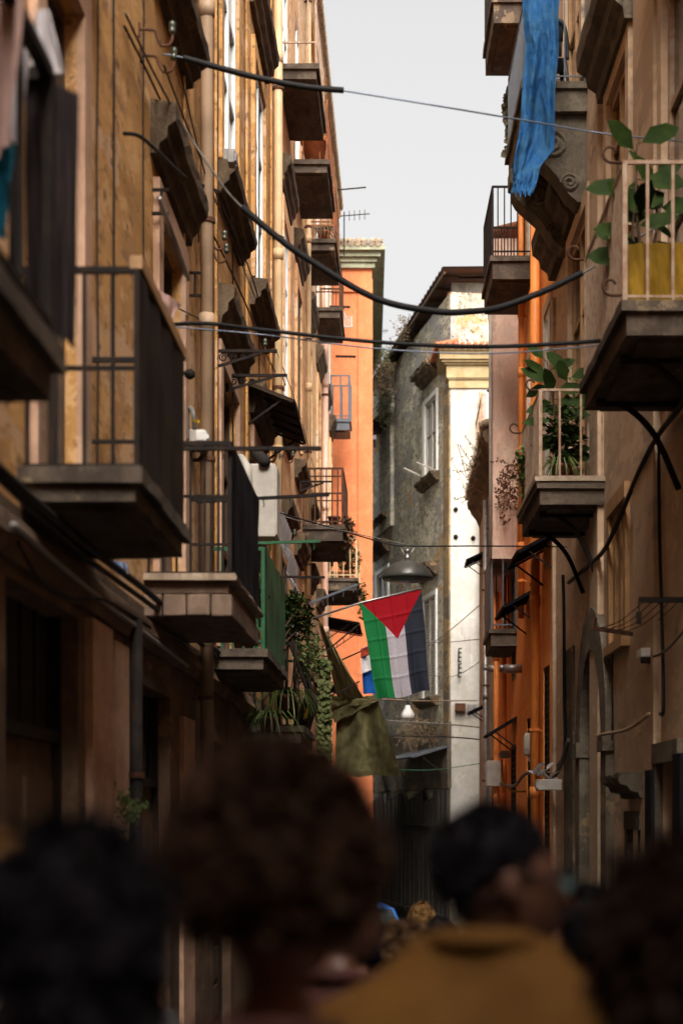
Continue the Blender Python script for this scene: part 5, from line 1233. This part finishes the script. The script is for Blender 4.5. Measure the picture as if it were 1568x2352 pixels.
    def inface(p): return p.y > .045 and p.z < 1.70 and abs(p.x) < .09
    vs = []; n, k = 36, 24
    for j in range(k + 1):
        ph = math.pi * j / k
        for i in range(n):
            th = 2 * math.pi * i / n; u = Vector((math.sin(ph) * math.cos(th), math.sin(ph) * math.sin(th), math.cos(ph)))
            f = 1 + .09 * fuzz * mnoise.noise(u * 4 + Vector((px, d, 0))) + .05 * fuzz * mnoise.noise(u * 11 + Vector((d, px, 0)))
            p = cc + Vector((u.x * rr[0] * f, u.y * rr[1] * f, u.z * rr[2] * f))
            if style in ('long', 'bob') and p.z < cc.z: p.z = cc.z - (cc.z - p.z) * ((cc.z - zlow) / rr[2])
            elif p.z < zlow: p.z = zlow + (p.z - zlow) * .15; 
            if style == 'afro' and p.z < cc.z: p.x *= 1 - .32 * (cc.z - p.z) / rr[2]
            if inface(p): p.y = .035
            vs.append(wh(p))
    h.add(vs, [(j * n + i, j * n + (i + 1) % n, (j + 1) * n + (i + 1) % n, (j + 1) * n + i) for j in range(k) for i in range(n)])
    for q in range(nl if d < 5 else nl // 2):
        u = Vector((rnd.gauss(0, 1), rnd.gauss(0, 1), rnd.gauss(.2, 1))).normalized(); p = cc + Vector((u.x * rr[0], u.y * rr[1], u.z * rr[2]))
        if style in ('long', 'bob') and p.z < cc.z: p.z = cc.z - (cc.z - p.z) * ((cc.z - zlow) / rr[2])
        if style == 'afro' and p.z < cc.z: p.x *= 1 - .32 * (cc.z - p.z) / rr[2]
        if p.z < zlow or inface(p): continue
        dd = u + Vector((rnd.uniform(-.8, .8), rnd.uniform(-.8, .8), rnd.uniform(-.8, .8))) * (1 if style == 'afro' else .7)
        if style in ('long', 'bob', 'short'): dd += Vector((0, -.3, -1.0 if style != 'short' else -.4))
        h.leaf(wh(p * .985 + cc * .015), (M0.to_3x3() @ MH.to_3x3() @ dd), (rnd.uniform(-1, 1), rnd.uniform(-1, 1), rnd.uniform(-1, 1)), ll * (1 if d < 5 else .5) * rnd.uniform(.6, 1.4) * sc, (.016 if d < 5 else .03) * sc)
    obj('hair', h, hm, e, True)
    if glasses:
        g_ = MB()
        for s in (-1, 1):
            g_.tube([wh((s * .034 + .03 * math.cos(a), .122, 1.668 + .023 * math.sin(a))) for a in [q * math.pi / 8 for q in range(17)]], .0035 * sc, 5)
            g_.tube([wh((s * .064, .12, 1.674)), wh((s * .08, .03, 1.678)), wh((s * .083, -.01, 1.665))], .0035 * sc, 5)
        go = obj('glasses', g_, iron, e, True); ln = MB()
        for s in (-1, 1): ln.add([wh((s * .034 + .029 * math.cos(a), .1225, 1.668 + .022 * math.sin(a))) for a in [q * math.pi / 8 for q in range(16)]], [tuple(range(16))])
        obj('lens', ln, glasses, go)
    return e
lensm = plain('cyan_reflection_lens', (.22, .45, .5), .05, 0, .05, 4, 0, None, 1.0)  # cyan base colour stands in for the reflection on the lenses
yshirt = cloth('mustard_shirt_cloth', (.10, .042, .005), .25, 3, 0, .6)
spotted = cloth('spotted_dress', (.03, .025, .04), 0, 30, 0, .2, (.45, .45, .60))
redc = cloth('maroon_cloth', (.05, .016, .013), .3, 4, 0, .4)
greyc = cloth('grey_jersey', (.09, .085, .085), .3, 4, 0, .4)
person('person with a large dark brown afro and bare neck, standing directly before the camera', 540, 2.25, 1695, .05, -.15, ('afro', hairmat('afro_hair', (.036, .0165, .009), (.017, .008, .005))), plain('warm_brown_skin', (.17, .068, .038), .55, 0, .2, 8, .05), redc, head_dx=.05, hv=(1.12, 1.05, 1.0), fuzz=.5)
person('person with smooth black hair seen from behind at the lower left', 168, 1.95, 1890, .1, .2, ('long', h_black), skinm, panel_bk, hv=(.97, 1, 1), fuzz=.4)
person('person in a mustard shirt and glasses with short black hair, face turned right', 1030, 3.05, 1838, -.15, -1.15, ('short', h_black), skinm, yshirt, head_dx=.07, wide=1.6, glasses=lensm, hv=(.88, .88, .97), lift=.06)
person('person with a dark wavy bob and spotted dress at the lower right', 1565, 2.25, 1955, -.1, .3, ('bob', h_brown), skinp, spotted, hv=(1.0, 1.0, 1))
person('person with short dark hair between the mustard shirt and the wavy bob', 1342, 4.3, 2030, 0, .6, ('short', h_black), skinp, greyc)
person('person with light brown hair at the far left edge', 8, 3.6, 1912, .2, -.8, ('short', h_ginger), skinp, pinkc)
person('person in profile with glasses just right of the afro', 775, 4.6, 1985, -.3, -1.0, ('short', h_brown), skinm, redc, glasses=lensm)
for px, d, y, hr, m, tp_, lab in (
    (970, 12.0, 2072, 'long', h_blond, greyc, 'distant person with long blond hair left of the mustard shirt'),
    (905, 8.6, 2108, 'short', h_mid, greyc, 'distant person with brown hair left of the blond one'),
    (866, 7.8, 2132, 'short', h_black, greyc, 'distant person with black hair and grey top below the blue car'),
    (938, 7.0, 2120, 'bob', h_mid, whitec, 'distant person with brown bob and white top below the blond one'),
    (828, 9.5, 2138, 'short', h_brown, redc, 'distant person with dark hair and maroon top under the blue car'),
    (1010, 9.0, 2105, 'short', h_black, tealc, 'distant person with teal top beside the black hair of the mustard shirt'),
    (1440, 6.2, 2050, 'short', h_black, panel_bk, 'person with black clothes walking by the right wall'),
    (250, 5.4, 2010, 'short', h_black, greyc, 'person with grey top walking by the left doors'),
    (700, 6.5, 2060, 'bob', h_black, panel_bk, 'person with a black bob walking ahead of the afro')):
    person(lab, px, d, y, random.uniform(-.3, .3), random.uniform(-.5, .5), (hr, m), skinp, tp_)

# ------------------------------------------------------------------ parked blue car at the end of the street
def car(x, y, yaw):
    z0 = ground_z(y); e = empty('parked_car', (x, y, z0), 'bright blue small car parked at the far end of the street', 'car'); Mr = Matrix.Rotation(yaw, 3, 'Z')
    def T(a, b, c): return Vector((x, y, z0)) + Mr @ Vector((a, b, c))
    paint = plain('blue_car_paint', (.012, .17, .62), .25, 0, .05, 3, 0, None, .7)
    # sections along the length: nose at -1.9 (towards the camera)
    sec = [(-1.9, .62, .30, .55), (-1.82, .74, .22, .70), (-1.4, .80, .20, .86), (-.85, .82, .20, .93), (.0, .83, .20, .95), (.9, .83, .20, .95), (1.6, .81, .22, .95), (1.85, .76, .28, .85)]
    b = MB(); vs = []; n = 12
    for (yy, w_, lo, hi) in sec:
        for k in range(n):
            a = 2 * math.pi * (k + .5) / n; cx, cz = math.cos(a), math.sin(a); sg = lambda v: math.copysign(abs(v) ** .45, v)
            vs.append(T(w_ * sg(cx), yy, (lo + hi) / 2 + (hi - lo) / 2 * sg(cz)))
    b.add(vs, [(j * n + k, j * n + (k + 1) % n, (j + 1) * n + (k + 1) % n, (j + 1) * n + k) for j in range(len(sec) - 1) for k in range(n)] + [tuple(range(n)), tuple((len(sec) - 1) * n + k for k in range(n))])
    obj('body', b, paint, e, True)
    r_ = MB(); q = [(-.95, .74, .93), (-.35, .62, 1.42), (1.0, .60, 1.46), (1.7, .70, .94)]
    r_.add([T(s * w_, yy, zz_) for (yy, w_, zz_) in q for s in (-1, 1)] , [(2, 3, 5, 4), (0, 2, 4, 6), (1, 3, 5, 7), (0, 1, 3, 2), (4, 5, 7, 6)]); obj('roof', r_, paint, e, bevel=.05)
    gl = MB(); gl.quad(T(-.66, -.90, .98), T(.66, -.90, .98), T(.55, -.40, 1.39), T(-.55, -.40, 1.39)); obj('windscreen', gl, pane, e)
    for s in (-1, 1):
        g2 = MB(); g2.quad(T(s * .745, -.75, .98), T(s * .735, 1.45, .98), T(s * .625, .95, 1.38), T(s * .635, -.35, 1.38)); obj('side_window', g2, pane, e)
        hl = MB(); hl.lathe(T(s * .55, -1.83, .56), [(.02, 0), (.13, .05), (.13, .11), (.02, .16)], 12); obj('headlight', hl, whitep, e, True)
        for yy in (-1.25, 1.2):
            wh_ = MB(); wh_.tube([T(s * .68, yy, .29), T(s * .86, yy, .29)], .29, 18); wo_ = obj('wheel', wh_, blackcable, e, True)
            rm_ = MB(); rm_.tube([T(s * .861, yy, .29), T(s * .875, yy, .29)], .18, 14); obj('rim', rm_, steel, wo_)
    obj('bumper', MB().tube([T(-.7, -1.88, .38), T(.7, -1.88, .38)], .07, 8), paint, e, True)
    obj('number_plate', MB().box(lambda a, b_, c: T(a, b_, c), -.25, .25, -1.97, -1.955, .34, .44), whitep, e)
car(-.05, 39, .15)
po = tag(obj('poster', MB().box(FC(47.5), -.36, .04, 0, .01, zz(2058, 47.5), zz(1985, 47.5)), offwhite), 'pale torn poster on the base of the orange house', 'poster')
obj('print', MB().box(FC(47.5), -.27, -.05, .0101, .014, zz(2020, 47.5), zz(2000, 47.5)).box(FC(47.5), -.22, -.08, .0101, .014, zz(2048, 47.5), zz(2030, 47.5)), iron, po)
obj('poster_pillar', MB().box(FI, -.42, .1, 47.52, 48.2, -4.3, zz(1970, 47.5)), stone, B3)
